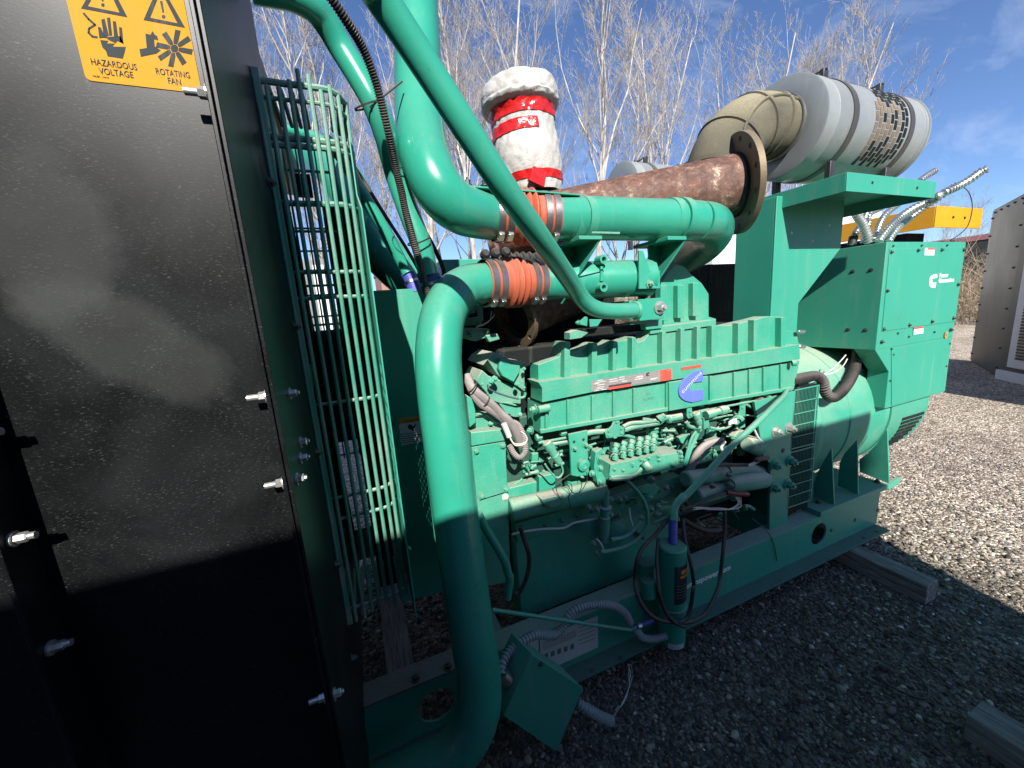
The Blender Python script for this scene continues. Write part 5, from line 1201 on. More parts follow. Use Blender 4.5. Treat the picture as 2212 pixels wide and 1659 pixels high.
# the side that faces the lens is around -Y: angle index 3/4 of the turn
tarp_patch(vi(249), vi(272), 0, NT, .0035).build('red_tape_band', M['redtape'], tarp, smooth=70)
tarp_patch(vi(287), vi(305), int(NT*.45), int(NT*.75), .004).build('red_tape_strip', M['redtape'], tarp, smooth=70)
tarp_patch(vi(386), vi(402), 0, NT, .0035).build('red_tape_band', M['redtape'], tarp, smooth=70)
q_ = [at(1153,358,y=yt_-.165), at(1181,371,y=yt_-.165), at(1176,404,y=yt_-.165), at(1143,388,y=yt_-.165)]
MB().prism(q_, (0,.02,0)).build('red_tape_patch', M['redtape'], tarp, smooth=0)
MB().cyl(at(1151,425,y=yt_)+Vector((0,0,.002)), at(1151,425,y=yt_)-Vector((0,0,.35)), .10, 28).build('intake_stack', M['rust'], G)

# ---- engine: block, covers
eng = MB().box((.50, 1.36, .34), (2.12, 2.05, 1.36)).build('engine_block', M['dark'], G, bevel=.01)
MB().box((.46, 1.31, .45), (1.72, 1.359, 1.10)).build('block_side', M['block_shade'], eng, bevel=.006)
MB().box((.47, 1.27, .26), (1.30, 1.345, .62)).build('oil_pan', M['green_engine'], eng, bevel=.01)
MB().box((.475, 1.255, .622), (1.31, 1.309, .70)).build('pan_rail', M['green_engine'], eng, bevel=.003)
for i in range(11): bolt(eng, (.53+i*.072, 1.255, .66), (0,-1,0), .008, M['green_engine'])
MB().box((1.34, 1.42, ZT0+.0085), (2.0, 1.9, .60)).build('mounting_beam', M['dark'], eng)
MB().box((at(1530,560,y=1.78).x, 1.78, 1.1), (at(1605,560,y=1.78).x+.3, 2.1, at(1560,570,y=1.78).z)).build('rear_turbo_shroud', M['dark'], eng, bevel=.004)

# plenum cover in three tiers
ge = M['green_engine']
A_ = [(1163,827),(1163,788),(1208,771),(1219,738),(1231,738),(1232,761),(1250,757),(1278,742),(1290,740),(1291,749),(1310,746),(1325,735),(1331,738),(1350,736),(1366,727),(1371,728),(1378,740),(1390,736),(1406,717),(1428,713),(1547,703),(1575,703),(1633,690),(1659,683),(1693,685),(1696,714),(1721,717),(1726,745),(1659,757),(1593,767),(1438,788)]
cov = px_plate(A_, 1.19, .07).build('plenum_cover', ge, G, bevel=.002)
B_ = [(1163,826),(1438,786),(1593,765.5),(1659,755.5),(1727,744),(1728,776),(1711,779),(1533,808),(1451,821),(1279,847),(1171,869),(1171,838)]
bnd = px_plate(B_, 1.15, .09).build('cover_band', ge, cov, bevel=.002)
C_ = [(1168,872),(1279,850),(1451,824),(1533,811),(1727,779),(1718,828),(1714,843),(1534,873),(1440,889),(1168,937)]
low = px_plate(C_, 1.172, .11).build('lower_cover', ge, cov, bevel=.002)
D_ = [(1405,722),(1410,665),(1428,640),(1428,612),(1445,585),(1461,570),(1478,576),(1496,595),(1516,612),(1531,635),(1531,684),(1547,689),(1547,708)]
hump = px_plate(D_, 1.225, .06).build('cover_hump', ge, cov, bevel=.002)
px_plate([(1405,708),(1547,690),(1547,703),(1405,722)], 1.18, .04).build('cover_step', ge, cov, bevel=.002)
px_plate([(1171,868.5),(1279,846.5),(1451,820.5),(1533,808),(1711,779),(1711,782),(1533,811),(1451,824),(1279,850),(1168,872)], 1.19, .05).build('gasket', M['dark'], cov, smooth=0)
def rib(u, v0, v1, w, y, t, par, du=0):
    return px_plate([(u-w/2+du, v0), (u+w/2+du, v0), (u+w/2, v1), (u-w/2, v1)], y, t).build('rib', ge, par, bevel=.0015)
for u, v0, v1, w in ((1225,739,818,12),(1284,741,810,11),(1327,737,804,7),(1369,729,798,8),(1434,716,789,8),(1474,709,783,8),(1509,705,778,8),(1541,703,773,8),(1598,698,765,8),(1632,691,760,8),(1692,686,750,10)):
    rib(u, v0, v1, w, 1.162, .029, cov, 1.0)
for u, v0, v1 in ((1434,616,692),(1471,616,687),(1504,611,683)): rib(u, v0, v1, 14, 1.20, .03, hump, .5)
for u, v0, v1 in ((1181,874,934),(1228,864,926),(1281,855,916),(1327,846,908),(1371,839,900),(1442,827,888),(1536,812,872),(1588,804,863),(1621,798,857),(1652,793,852),(1689,787,846)):
    rib(u, v0, v1, 5, 1.162, .012, low, .5)
rib_l = px_plate([(1168,929),(1440,881),(1534,866),(1714,836),(1714,843),(1534,873),(1440,889),(1168,937)], 1.16, .014).build('lower_edge', ge, low, bevel=.0015)
px_plate([(1446,826),(1530,812),(1530,873),(1446,888)], 1.152, .021).build('emblem_pad', ge, low, bevel=.0015)
for uv in ((1213,868),(1210,905)): pass
cyl_px('boss', ZB(1130,800), 1.15, ZB(1290,770), 1.15, 8.5, ge, cov)
bolt(cov, P3(ZB(1095,790), 1.15), (-1,0,0), .012, ge)
bolt(cov, P3(ZB(1040,1080), 1.17), (-1,-.2,0), .010, ge)
cyl_px('boss', T31(205,1480), 1.15, T31(240,1475), 1.14, 6.5, ge, cov)
for (zx, zy) in ((275,1205),(280,1335)): cyl_px('stud', T31(zx-20,zy), 1.17, T31(zx+35,zy), 1.17, 4, M['steel'], cov)
# nameplates
npl = px_plate([(1277,823),(1452,796),(1453,818.5),(1277,845.5)], 1.1484, .0014).build('engine_nameplate', M['nameplate'], bnd, smooth=0)
yn = 1.148
px_plate([ZA(755,112), ZA(878,95), ZA(882,215), ZA(760,236)], yn-.0005, .0005).build('red_field', M['redprint'], npl, smooth=0)
px_plate([ZA(185,283), ZA(436,243), ZA(436,262), ZA(185,303)], yn-.0005, .0005).build('black_field', M['ink'], npl, smooth=0)
px_plate([ZA(185,304), ZA(436,264), ZA(436,290), ZA(185,330)], yn-.0005, .0005).build('red_field', M['redprint'], npl, smooth=0)
for (zx, zy, w_) in ((20,262,60),(40,246,110),(60,225,60),(60,275,80),(60,300,70),(40,320,90),(190,215,90),(300,190,60),(190,240,100),(300,215,60),(480,190,85),(500,180,60),(520,200,40),(470,215,90),(640,215,70),(650,205,80),(20,340,60),(100,328,60),(330,235,60),(780,115,90)):
    px_plate([ZA(zx,zy), ZA(zx+w_,zy-w_*.15), ZA(zx+w_,zy-w_*.15+7), ZA(zx,zy+7)], yn-.0005, .0004).build('print_line', M['label'], npl, smooth=0)
for k in range(7): px_plate([ZA(10,232+k*17), ZA(740,122+k*17), ZA(740,124.2+k*17), ZA(10,234.2+k*17)], yn-.0002, .0002).build('print_line', M['greyink'], npl, smooth=0)
px_plate([ZA(635,135), ZA(612,140), ZA(598,155), ZA(600,172), ZA(612,180), ZA(633,176), ZA(633,166), ZA(618,167), ZA(614,158), ZA(633,150)], yn-.0006, .0005).build('emblem', M['ink'], npl, smooth=0)
px_plate([ZA(990,82), ZA(1210,49), ZA(1210,78), ZA(990,112)], yn-.0005, .001).build('red_label', M['redprint'], bnd, smooth=0)
yem = 1.145
em = px_plate([ZA(*q) for q in ((1228,108),(1150,122),(1080,162),(1010,225),(972,295),(960,350),(972,400),(1000,432),(1040,455),(1110,470),(1170,458),(1234,440),(1234,322),(1115,344),(1088,328),(1082,302),(1095,272),(1130,250),(1228,236))], yem, .012).build('cummins_emblem'.replace('cummins_', 'blue_'), M['emblem'], cov, bevel=.0012)
pa = P3(ZA(1002,372), yem-.0008); pb = P3(ZA(1216,150), yem-.0008); ln = (pb-pa).length
o = text_obj('cummins', (0,0,0), (1,0,0), (0,0,1), .03, M['greyink'], None, 'lettering', .0006)
xs = [c.co.x for c in o.data.vertices]; w0 = max(xs)-min(xs); sxx = ln/w0; o.data.transform(Matrix.Translation((-min(xs),0,0))); o.data.transform(Matrix.Diagonal((sxx,1,min(sxx,.75),1)))
ang = math.atan2(pb.z-pa.z, pb.x-pa.x); o.data.transform(Matrix.Rotation(-ang, 4, 'Y')); o.data.transform(Matrix.Translation(pa)); setpar(o, em)
o.data.materials.clear(); o.data.materials.append(M['label'])
line_px('L4', *ZA(608,385), *ZA(648,378), 6, ge, low, 1.1705); line_px('3630902', *ZA(570,452), *ZA(690,432), 6, ge, low, 1.1705)

# rocker housings at the front end, gear cover
px_plate([ZB(375,185),ZB(440,90),ZB(560,8),(1103,777),(1132,781),(1134,846),ZB(820,450),ZB(640,370),ZB(560,300),ZB(440,110)], 1.25, .20).build('rocker_housing', M['green_dusty'], eng, bevel=.003)
px_plate([ZB(620,80),ZB(760,170),ZB(890,190),ZB(885,270),ZB(800,420),ZB(640,330),ZB(590,240)], 1.225, .024).build('rocker_cover', ge, eng, bevel=.003)
px_plate([ZB(280,400),ZB(360,250),ZB(450,330),ZB(640,400),ZB(900,500),ZB(900,720),ZB(700,700),ZB(560,720),ZB(460,690),ZB(420,560)], 1.27, .16).build('cylinder_head', M['green_dusty'], eng, bevel=.003)
px_plate([ZB(600,720),ZB(740,690),ZB(900,760),ZB(900,900),ZB(800,900),ZB(700,860)], 1.26, .05).build('head_lug', ge, eng, bevel=.002)
px_plate([ZB(150,600),ZB(220,640),ZB(270,800),ZB(275,980),ZB(190,1050),ZB(165,800)], 1.17, .08).build('thermostat_housing', ge, eng, bevel=.003)
px_plate([ZB(215,1060),ZB(290,890),ZB(600,930),ZB(660,1080),ZB(640,1085),ZB(400,1100)], 1.22, .12).build('gear_cover_top', M['green_dusty'], eng, bevel=.003)
px_plate([ZB(208,1110),ZB(650,1070),ZB(690,1225),ZB(212,1305)], 1.175, .05).build('gear_cover_flange', ge, eng, bevel=.003)
gc = px_plate([ZB(215,1310),ZB(690,1230),(1094,1000),(1098,1070),(1103,1258),(1042,1268),(1030,1090)], 1.185, .08).build('gear_cover', ge, eng, bevel=.003)
for uv in ((1028,974),(1085,962),(1040,1071),(1093,1056)): bolt_px(gc, uv, 1.184, 5.5, ge)
bolt_px(gc, (1091,1073), 1.184, 5.0, M['wirewhite'])
px_plate([(1036,1080),(1094,1062),(1094,1064),(1036,1082)], 1.184, .001).build('seam', M['dark'], gc, smooth=0)
cyl_px('sensor', ZB(450,850), 1.20, ZB(600,980), 1.19, 6.5, M['green_dusty'], eng, [(0,.7),(.2,.7),(.22,1),(.8,1),(.82,.6),(1,.6)])
cyl_px('elbow_fitting', ZB(480,420), 1.22, ZB(550,345), 1.22, 6, ge, eng, [(0,.8),(.3,1),(.35,.7),(.6,1.1),(1,.9)])
for (uvs, y, r_, m_) in (([ZB(440,450),ZB(450,500),ZB(520,545),ZB(700,610),ZB(860,650)], 1.20, 2.0, 'steel'), ([ZB(860,640),ZB(940,620),ZB(960,560)], 1.2, 3, 'green_engine'), ([ZB(120,850),ZB(300,860),ZB(440,850)], 1.2, 2.6, 'green_engine'), ([ZB(110,700),ZB(250,720),ZB(330,800)], 1.2, 3.5, 'green_engine')):
    hose_px('fuel_line', uvs, y, r_, M[m_], eng, 8)
for (zx, zy, r_) in ((480,400,9),(545,370,7),(840,440,7),(940,230,5),(940,490,4),(480,985,7),(880,860,7),(360,440,5)): cyl_px('fitting', ZB(zx,zy), 1.215, ZB(zx+3,zy+2), 1.195, r_*.8, M['green_engine'], eng, [(0,1),(.6,1),(.61,.6),(1,.6)], 6)

# harness, grey dusty sleeves
hz = eng
hose_px('wiring_harness', [ZB(150,330),ZB(190,430),ZB(260,540),ZB(380,640),ZB(500,740),ZB(620,860),ZB(720,950),ZB(800,1050),ZB(860,1180),ZB(900,1290)], [1.22,1.2,1.18,1.17,1.16,1.15,1.14,1.135,1.13,1.13], 10, M['greyhose'], eng, 12)
hose_px('wiring_harness', [ZB(150,400),ZB(230,580),ZB(330,720),ZB(470,810),ZB(600,900),ZB(690,980)], [1.2,1.18,1.165,1.155,1.15,1.145], 6.5, M['greyhose'], eng, 10)
hose_px('corrugated_sleeve', [ZB(720,950),ZB(850,1000),ZB(920,1120),ZB(955,1260),ZB(950,1390),ZB(880,1460),ZB(800,1400),ZB(740,1290)], [1.14,1.135,1.125,1.12,1.12,1.12,1.125,1.13], 6.0, M['greyhose'], eng, 10, 6, (.006,.0008))
for c, r_ in (((720,1200),5),): hose_px('connector_lead', [ZB(660,990),ZB(700,1080),ZB(735,1170)], 1.125, 6.5, M['label'], eng, 10)
hose_px('pale_wire', [ZB(740,1170),ZB(800,1260),ZB(900,1270),ZB(980,1220),ZB(960,1150),ZB(900,1100)], 1.115, 1.5, M['wirewhite'], eng, 6)
hose_px('pale_wire', [ZB(750,1200),ZB(820,1290),ZB(930,1280),ZB(975,1230)], 1.112, 1.4, M['wirewhite'], eng, 6)
for zx, zy in ((235,480),(410,690),(700,930)):
    p = P3(ZB(zx,zy), 1.165); MB().lathe([(-.0025,.020),(-.002,.0215),(.002,.0215),(.0025,.020)], p, Vector((.75,-.1,-.65)), 18, cap=False).build('cable_tie', M['black'], eng)

# rails, brackets and fittings between cover and pump
YR = 1.20
hose_px('fuel_rail', [(1163,957),(1262,938),(1440,903),(1536,884),(1700,853)], YR, 3.0, ge, eng, 8)
hose_px('fuel_line', [(1175,975),(1250,968),(1330,945),(1440,922),(1560,900),(1660,880)], 1.27, 2.2, ge, eng, 8)
for uv in (ZA(60,725),ZA(300,670),ZA(610,600),ZA(790,580),ZA(1200,490),ZA(1300,465),ZA(1560,410),ZA(1720,375),ZA(1960,330),T22(230,460),T22(440,420)):
    p = P3(uv, YR); MB().lathe([(-.012,.011),(-.008,.013),(.008,.013),(.012,.011)], p, (1,0,-.05), 6).build('rail_clip', ge, eng, bevel=.0006)
br = px_plate([ZA(145,800),ZA(220,730),ZA(245,665),ZA(305,665),ZA(310,730),ZA(355,745),ZA(360,820),ZA(330,845),ZA(160,865)], 1.165, .006).build('bracket', ge, eng, bevel=.001)
for q in ((185,785),(185,835),(325,760),(325,810),(275,690)): bolt_px(br, ZA(*q), 1.164, 2.6, ge, h=.6)
br = px_plate([ZA(1055,545),ZA(1105,520),ZA(1115,630),ZA(1065,650),ZA(1050,620)], 1.16, .006).build('bracket', ge, eng, bevel=.001)
for q in ((1082,570),(1088,610)): bolt_px(br, ZA(*q), 1.159, 2.6, ge, h=.6)
br = px_plate([ZA(1640,430),ZA(1700,370),ZA(1790,380),ZA(1780,430),ZA(1700,470),ZA(1695,740),ZA(1640,760),ZA(1580,700),ZA(1640,550)], 1.20, .006).build('bracket', ge, eng, bevel=.001)
for q in ((1665,485),(1665,530)): bolt_px(br, ZA(*q), 1.199, 2.4, ge, h=.5)
mbk = px_plate([T22(490,435),T22(655,400),T22(652,520),T22(658,640),T22(668,760),T22(720,780),T22(560,800),T22(515,790),T22(505,560)], 1.165, .01).build('bracket', ge, eng, bevel=.0015)
for q in ((537,500),(618,480)): bolt_px(mbk, T22(*q), 1.164, 2.2, M['boltdark'], h=.2)
for q in ((537,555),(632,525)): bolt_px(mbk, T22(*q), 1.164, 4.5, ge, h=1.4)
p = P3(T22(605,690), 1.165)
kn = MB(); pr = [(0,.022),(.018,.022),(.020,.017),(.022,.010),(.019,.009)]; kn.lathe(pr, p, (0,-1,0), 30); ko = kn.build('knurled_cap', ge, eng)
for k in range(22):
    a = 2*math.pi*k/22; MB().obox(p + Vector((.0225*math.cos(a), -.010, .0225*math.sin(a))), Vector((.0012*math.cos(a),0,.0012*math.sin(a))), Vector((0,.008,0)), Vector((-.0012*math.sin(a),0,.0012*math.cos(a)))).build('knurl', ge, ko, smooth=0)
cyl_px('solenoid', T22(295,500), 1.17, T22(425,700), 1.16, 9.5, M['green_dusty'], eng, [(0,.8),(.04,1.15),(.3,1.15),(.32,.95),(.55,.95),(.57,1.05),(.9,.8),(.93,.5),(1,.45)])
cyl_px('solenoid_arm', T22(350,520), 1.18, T22(480,500), 1.19, 4, M['green_dusty'], eng)
hose_px('solenoid_lead', [T22(425,690),T22(440,760),T22(410,805),T22(370,800),T22(310,730),T22(285,690)], 1.15, 2.0, M['green_dusty'], eng, 8)
# main harness along the engine with connectors
hose_px('wiring_harness', [ZA(-120,830),ZA(0,800),ZA(130,790)], 1.19, 6, M['green_dusty'], eng, 10)
hose_px('wiring_harness', [ZA(350,770),ZA(480,735),ZA(620,710),ZA(740,690),ZA(800,640),ZA(900,630),ZA(1050,600)], 1.20, 6.2, M['green_dusty'], eng, 10)
hose_px('wiring_harness', [ZA(340,740),ZA(430,700),ZA(560,690),ZA(700,670)], 1.19, 4.5, M['green_dusty'], eng, 10)
for w_ in range(4): hose_px('lead', [ZA(560,640+w_*8),ZA(640,650+w_*5),ZA(700,668+w_*3),ZA(750,690)], 1.185, 1.3, M['green_dusty'], eng, 6)
cyl_px('connector', ZA(735,660), 1.19, ZA(800,600), 1.18, 10, M['green_dusty'], eng, [(0,.8),(.1,1),(.5,1),(.52,.8),(.9,.8),(1,.6)])
cyl_px('connector', ZA(830,660), 1.20, ZA(1040,610), 1.20, 8.5, M['green_dusty'], eng, [(0,.7),(.06,1.1),(.12,1.1),(.14,.8),(.8,.9),(1,.5)])
hose_px('fuel_line', [ZA(1040,680),ZA(1080,735),ZA(1170,750),ZA(1250,740)], 1.20, 4, M['green_dusty'], eng, 10)
cyl_px('shutoff_valve', ZA(1145,580), 1.18, ZA(1190,720), 1.18, 9, M['green_dusty'], eng, [(0,.7),(.1,1),(.4,1),(.42,.7),(.7,.9),(1,.6)])
cyl_px('shutoff_valve', ZA(1260,610), 1.17, ZA(1500,540), 1.16, 9, M['green_dusty'], eng, [(0,1),(.35,1.1),(.36,.8),(.6,.85),(.62,1.1),(.85,1.1),(.9,.7),(1,.7)])
px_plate([ZA(1210,570),ZA(1330,540),ZA(1350,560),ZA(1300,600),ZA(1210,640)], 1.19, .03).build('valve_body', ge, eng, bevel=.003)
px_plate([ZA(1240,640),ZA(1290,630),ZA(1310,760),ZA(1240,770)], 1.18, .03).build('valve_body', M['green_dusty'], eng, bevel=.003)
hose_px('lead_bundle', [ZA(1300,750),ZA(1400,765),ZA(1500,740),ZA(1560,690),ZA(1590,660)], 1.16, 3.4, M['green_dusty'], eng, 10)
p = P3(ZA(1605,680), 1.175); cn_ = MB().lathe([(0,.026),(.012,.026),(.013,.021),(.03,.020),(.031,.012),(.022,.011)], p+Vector((.02,.01,0)), Vector((-.75,-.62,.1)), 24).build('round_connector', ge, eng)
for k in range(6): hose_px('lead', [ZA(1510,720-k*6),ZA(1560,700-k*9),ZA(1600,700-k*10)], 1.135, 1.1, M['wirewhite'], eng, 6)
hose_px('dusty_hose', [ZA(1830,410),ZA(1880,450),ZA(1890,530)], 1.2, 6.5, M['greyhose'], eng, 10)
cyl_px('pipe_union', ZA(1790,500), 1.2, ZA(1860,470), 1.2, 5, M['label'], eng)
hose_px('fuel_line', [ZA(1700,490),ZA(1800,540),ZA(1870,520)], 1.2, 3.0, M['green_dusty'], eng, 8)
hose_px('fuel_line', [ZA(1880,370),ZA(1950,400),ZA(2010,430)], 1.19, 3.6, M['green_dusty'], eng, 8)
hose_px('fuel_line', [ZA(1700,610),ZA(1850,620),ZA(1960,560),ZA(2060,440),ZA(2110,380)], 1.18, 1.6, M['green_dusty'], eng, 8)
hose_px('dusty_hose', [ZA(1440,895),ZA(1330,915),ZA(1240,955),ZA(1160,1040),ZA(1110,1150),ZA(1070,1240)], 1.19, 8.0, M['greyhose'], eng, 12)
hose_px('fuel_line', [ZA(1150,790),ZA(1100,870),ZA(1060,990),ZA(1020,1150)], 1.19, 3.0, ge, eng, 8)
hose_px('fuel_line', [ZA(1170,810),ZA(1110,940),ZA(1070,1040),ZA(1030,1170)], 1.2, 4.0, ge, eng, 8)
hose_px('fuel_line', [ZA(1470,900),ZA(1430,960),ZA(1440,1000)], 1.2, 3.2, M['label'], eng, 8)
px_plate([ZA(1180,1125),ZA(1300,1010),ZA(1325,1015),ZA(1205,1135)], 1.2, .01).build('strip', ge, eng)
px_plate([ZA(960,860),ZA(1090,810),ZA(1040,940),ZA(990,920)], 1.24, .02).build('bracket', ge, eng, bevel=.002)
px_plate([ZA(1265,900),ZA(1395,850),ZA(1370,890),ZA(1300,925)], 1.24, .02).build('bracket', ge, eng, bevel=.002)
px_plate([ZA(1090,980),ZA(1165,950),ZA(1160,990),ZA(1090,1060)], 1.24, .02).build('bracket', ge, eng, bevel=.002)
px_plate([ZA(1550,870),ZA(1620,790),ZA(1700,780),ZA(1690,860),ZA(1600,890)], 1.22, .04).build('elbow_casting', M['green_dusty'], eng, bevel=.003)
cyl_px('pipe_stub', ZA(1790,850), 1.2, ZA(1780,940), 1.2, 17, M['green_dusty'], eng, [(0,.7),(.1,.85),(.5,1),(1,1)])
hose_px('pale_wire', [ZA(1795,770),ZA(1840,860),ZA(1890,910)], 1.17, 2.2, M['label'], eng, 8)
g = random.Random(11)
for k in range(84):     # small pipes, nuts and clips in the shadow behind the rails
    u = g.uniform(1120, 1640); v = 985 - (u-1120)*.165 + g.uniform(-30, 60); a = g.uniform(-.6, 3.0); l_ = g.uniform(10, 34)
    hose_px('pipe_run', [(u, v), (u+l_*.5*math.cos(a)+g.uniform(-3,3), v+l_*.5*math.sin(a)*.6), (u+l_*math.cos(a), v+l_*math.sin(a)*.6)], g.uniform(1.22, 1.30), g.uniform(1.2, 3.8), ge if k % 3 else M['green_dusty'], eng, 7, 3)
for k in range(24):
    u = g.uniform(1120, 1630); v = 985 - (u-1120)*.165 + g.uniform(-25, 70); w_ = g.uniform(8, 20); h_ = g.uniform(8, 18)
    px_plate([(u,v),(u+w_,v-w_*.17),(u+w_*.9,v+h_),(u-2,v+h_+2)], g.uniform(1.27,1.3), .02).build('casting_lug', ge, eng, bevel=.002)
for k in range(60):
    u = g.uniform(1115, 1630); v = 990 - (u-1115)*.165 + g.uniform(-30, 75); bolt_px(eng, (u, v), g.uniform(1.25,1.30), g.uniform(2.6,4.6), ge)
for k in range(40):     # clutter of the shaded lower side: unions, clips, casting bosses
    u = g.uniform(1330, 1640); v = 1090 - (u-1330)*.19 + g.uniform(-30, 75)
    if k % 2: bolt_px(eng, (u, v), g.uniform(1.20,1.27), g.uniform(3,5.5), M['green_dusty'])
    else:
        a = g.uniform(-.8, 2.4); l_ = g.uniform(14, 40)
        hose_px('pipe_run', [(u, v), (u+l_*.5*math.cos(a)+g.uniform(-4,4), v+l_*.5*math.sin(a)*.7+g.uniform(-3,3)), (u+l_*math.cos(a), v+l_*math.sin(a)*.7)], g.uniform(1.19, 1.26), g.uniform(1.4, 4.0), ge if k % 4 else M['blackdusty'], eng, 7, 3)
px_plate([(1098,1055),(1160,1040),(1160,1078),(1098,1090)], 1.25, .05).build('side_cover', ge, eng, bevel=.003)
px_plate([(1165,1030),(1200,1022),(1200,1068),(1165,1076)], 1.26, .04).build('side_cover', ge, eng, bevel=.003)
px_plate([(1222,1000),(1262,1050),(1228,1060)], 1.25, .03).build('side_cover', ge, eng, bevel=.003)

# injection pump with six delivery fittings
pmp = px_plate([T22(850,692),T22(1400,600),T22(1475,590),T22(1480,715),T22(1380,740),T22(826,832)], 1.135, .095).build('injection_pump', ge, eng, bevel=.003)
px_plate([T22(855,700),T22(1290,600),T22(1285,680),T22(1200,770),T22(835,840)], 1.128, .006).build('front_cover', ge, pmp, bevel=.001)
for q in ((885,735),(960,742),(1040,690),(1110,650),(1180,640),(1262,620),(1268,655),(1040,700),(1140,660)): bolt_px(pmp, T22(*q), 1.127, 3.4, ge)
bs = [(876,640),(948,622),(1012,606),(1082,592),(1146,575),(1206,560)]; ts = [(905,515),(972,498),(1040,484),(1112,462),(1178,454),(1234,434)]
for i, (b_, t_) in enumerate(zip(bs, ts)):
    a = P3(T22(*b_), 1.175); b = P3(T22(*t_), 1.20); L_ = (b-a).length; r = .0128
    f_ = MB().lathe([(-.01,r*1.1),(L_*.15,r*1.1),(L_*.17,r*.8),(L_*.3,r*.8),(L_*.32,r*1.35),(L_*.36,r*1.35),(L_*.4,r*.9),(L_*.5,r*1.2),(L_*.55,r*1.25),(L_*.58,r*.75),(L_*.7,r*.75),(L_*.72,r*1.0),(L_*.86,r*1.0),(L_*.88,r*.6),(L_*.95,r*.55)], a, b-a, 18).build('delivery_fitting', ge, pmp)
    MB().lathe([(L_*.72,r*1.02),(L_*.98,r*1.02),(L_*1.0,r*.8)], a, b-a, 6).build('fitting_nut', ge, f_)
    a = P3(T22(b_[0]+12, b_[1]+14), 1.15); b = P3(T22(b_[0]+22, b_[1]-40), 1.15); L_ = (b-a).length
    MB().lathe([(0,.012),(L_*.5,.012),(L_*.52,.009),(L_*.9,.008),(L_*1.0,.005)], a, b-a, 8).build('delivery_fitting', ge, pmp)
cyl_px('fuel_filter', T22(1140,680), 1.11, T22(1195,750), 1.09, 8, M['green_dusty'], pmp, [(0,.9),(.1,1),(.6,1),(.62,1.15),(.9,1.15),(1,.9)])
hose_px('fuel_line', [T22(850,810),T22(960,800),T22(1060,790),T22(1130,720)], 1.12, 4.6, ge, pmp, 10)
hose_px('fuel_line', [T22(850,815),T22(880,825),T22(1000,820),T22(1060,790)], 1.11, 3.4, M['green_dusty'], pmp, 10)
px_plate([T22(725,590),T22(775,560),T22(755,620),T22(735,680),T22(815,830),T22(810,870),T22(740,860),T22(710,720)], 1.15, .03).build('pump_bracket', ge, pmp, bevel=.002)
for q in ((755,640),(760,725),(690,770),(760,848)): bolt_px(pmp, T22(*q), 1.149, 5, ge)
for q in ((1380,690),(1395,710),(1450,590),(1455,625),(1460,660)): bolt_px(pmp, T22(*q), 1.134, 4, ge)

# long water rail
cyl_px('water_rail', ZC(318,420), 1.20, ZC(1360,190), 1.20, 25, ge, eng, [(0,.9),(.01,1),(.99,1),(1,.9)], 36)
px_plate([ZC(680,300),ZC(930,250),ZC(925,340),ZC(860,390),ZC(770,400),ZC(700,370)], 1.145, .05).build('rail_boss', M['green_dusty'], eng, bevel=.004)
hose_px('thin_wire', [ZC(1010,15),ZC(930,70),ZC(850,140),ZC(850,220),ZC(890,300)], 1.14, .9, M['black'], eng, 6)
hose_px('thin_wire', [ZC(1180,0),ZC(1180,100),ZC(1110,220),ZC(1030,230),ZC(960,130)], 1.13, .9, M['black'], eng, 6)
hose_px('thin_wire', [ZC(960,110),ZC(1010,140),ZC(1015,220),ZC(980,280),ZC(1010,420)], 1.135, .9, M['black'], eng, 6)

# lower, shaded side: drain pipes, lift pump, starter
hose_px('drain_pipe', [ZC(-20,460),ZC(60,620),ZC(200,850),ZC(280,1000),ZC(310,1120),ZC(330,1180),ZC(300,1400)], [1.10]*7, 9.5, M['green'], eng, 14)
hose_px('black_tube', [ZC(440,600),ZC(500,780),ZC(545,950),ZC(520,1150),ZC(440,1320),ZC(380,1350)], 1.16, 5.0, M['black'], eng, 10)
hose_px('black_tube', [ZC(350,690),ZC(480,660),ZC(700,630),ZC(920,620),ZC(1050,560),ZC(1300,510)], 1.2, 2.6, M['label'], eng, 8)
lp = cyl_px('lift_pump', ZC(1390,200), 1.17, ZC(1370,760), 1.18, 11, M['green_dusty'], eng, [(0,.8),(.3,.8),(.32,1.3),(.36,1.3),(.38,.9),(.5,.9),(.52,1.1),(1,1.0)])
cyl_px('lift_pump', ZC(1500,660), 1.19, ZC(1520,600), 1.25, 22, ge, eng)
hose_px('hose', [ZC(1620,90),ZC(1700,170),ZC(1800,300),ZC(1850,450),ZC(1840,600),ZC(1750,740),ZC(1600,830),ZC(1400,880),ZC(1330,880)], 1.14, 4.4, ge, eng, 12)
hose_px('hose', [ZC(1780,540),ZC(1700,640),ZC(1600,720),ZC(1450,750)], 1.15, 4.6, ge, eng, 12)
hose_px('hose', [ZC(1290,740),ZC(1340,800),ZC(1370,870)], 1.14, 2.4, M['label'], eng, 8)
hose_px('hose', [ZC(1650,400),ZC(1660,500),ZC(1690,590)], 1.16, 2.2, M['label'], eng, 8)
for q in ((1250,790),(1290,900),(1440,470),(1200,390),(1290,410),(1440,300),(1890,410),(1970,380),(1780,510),(1540,300),(1600,280)): bolt_px(eng, ZC(*q), 1.17, 5, M['green_dusty'])
px_plate([ZC(1430,280),ZC(1900,120),ZC(2000,180),ZC(1880,330),ZC(1700,300),ZC(1450,320)], 1.2, .06).build('pump_body', ge, eng, bevel=.004)
cyl_px('pulley_boss', ZC(1890,90), 1.15, ZC(1890,88), 1.12, 9, ge, eng, [(0,1),(.5,1),(.52,.6),(1,.6)])
cyl_px('pulley_boss', ZC(1830,230), 1.17, ZC(1840,300), 1.16, 14, ge, eng, [(0,1),(.3,.8),(.32,1.1),(.8,1),(1,.6)])
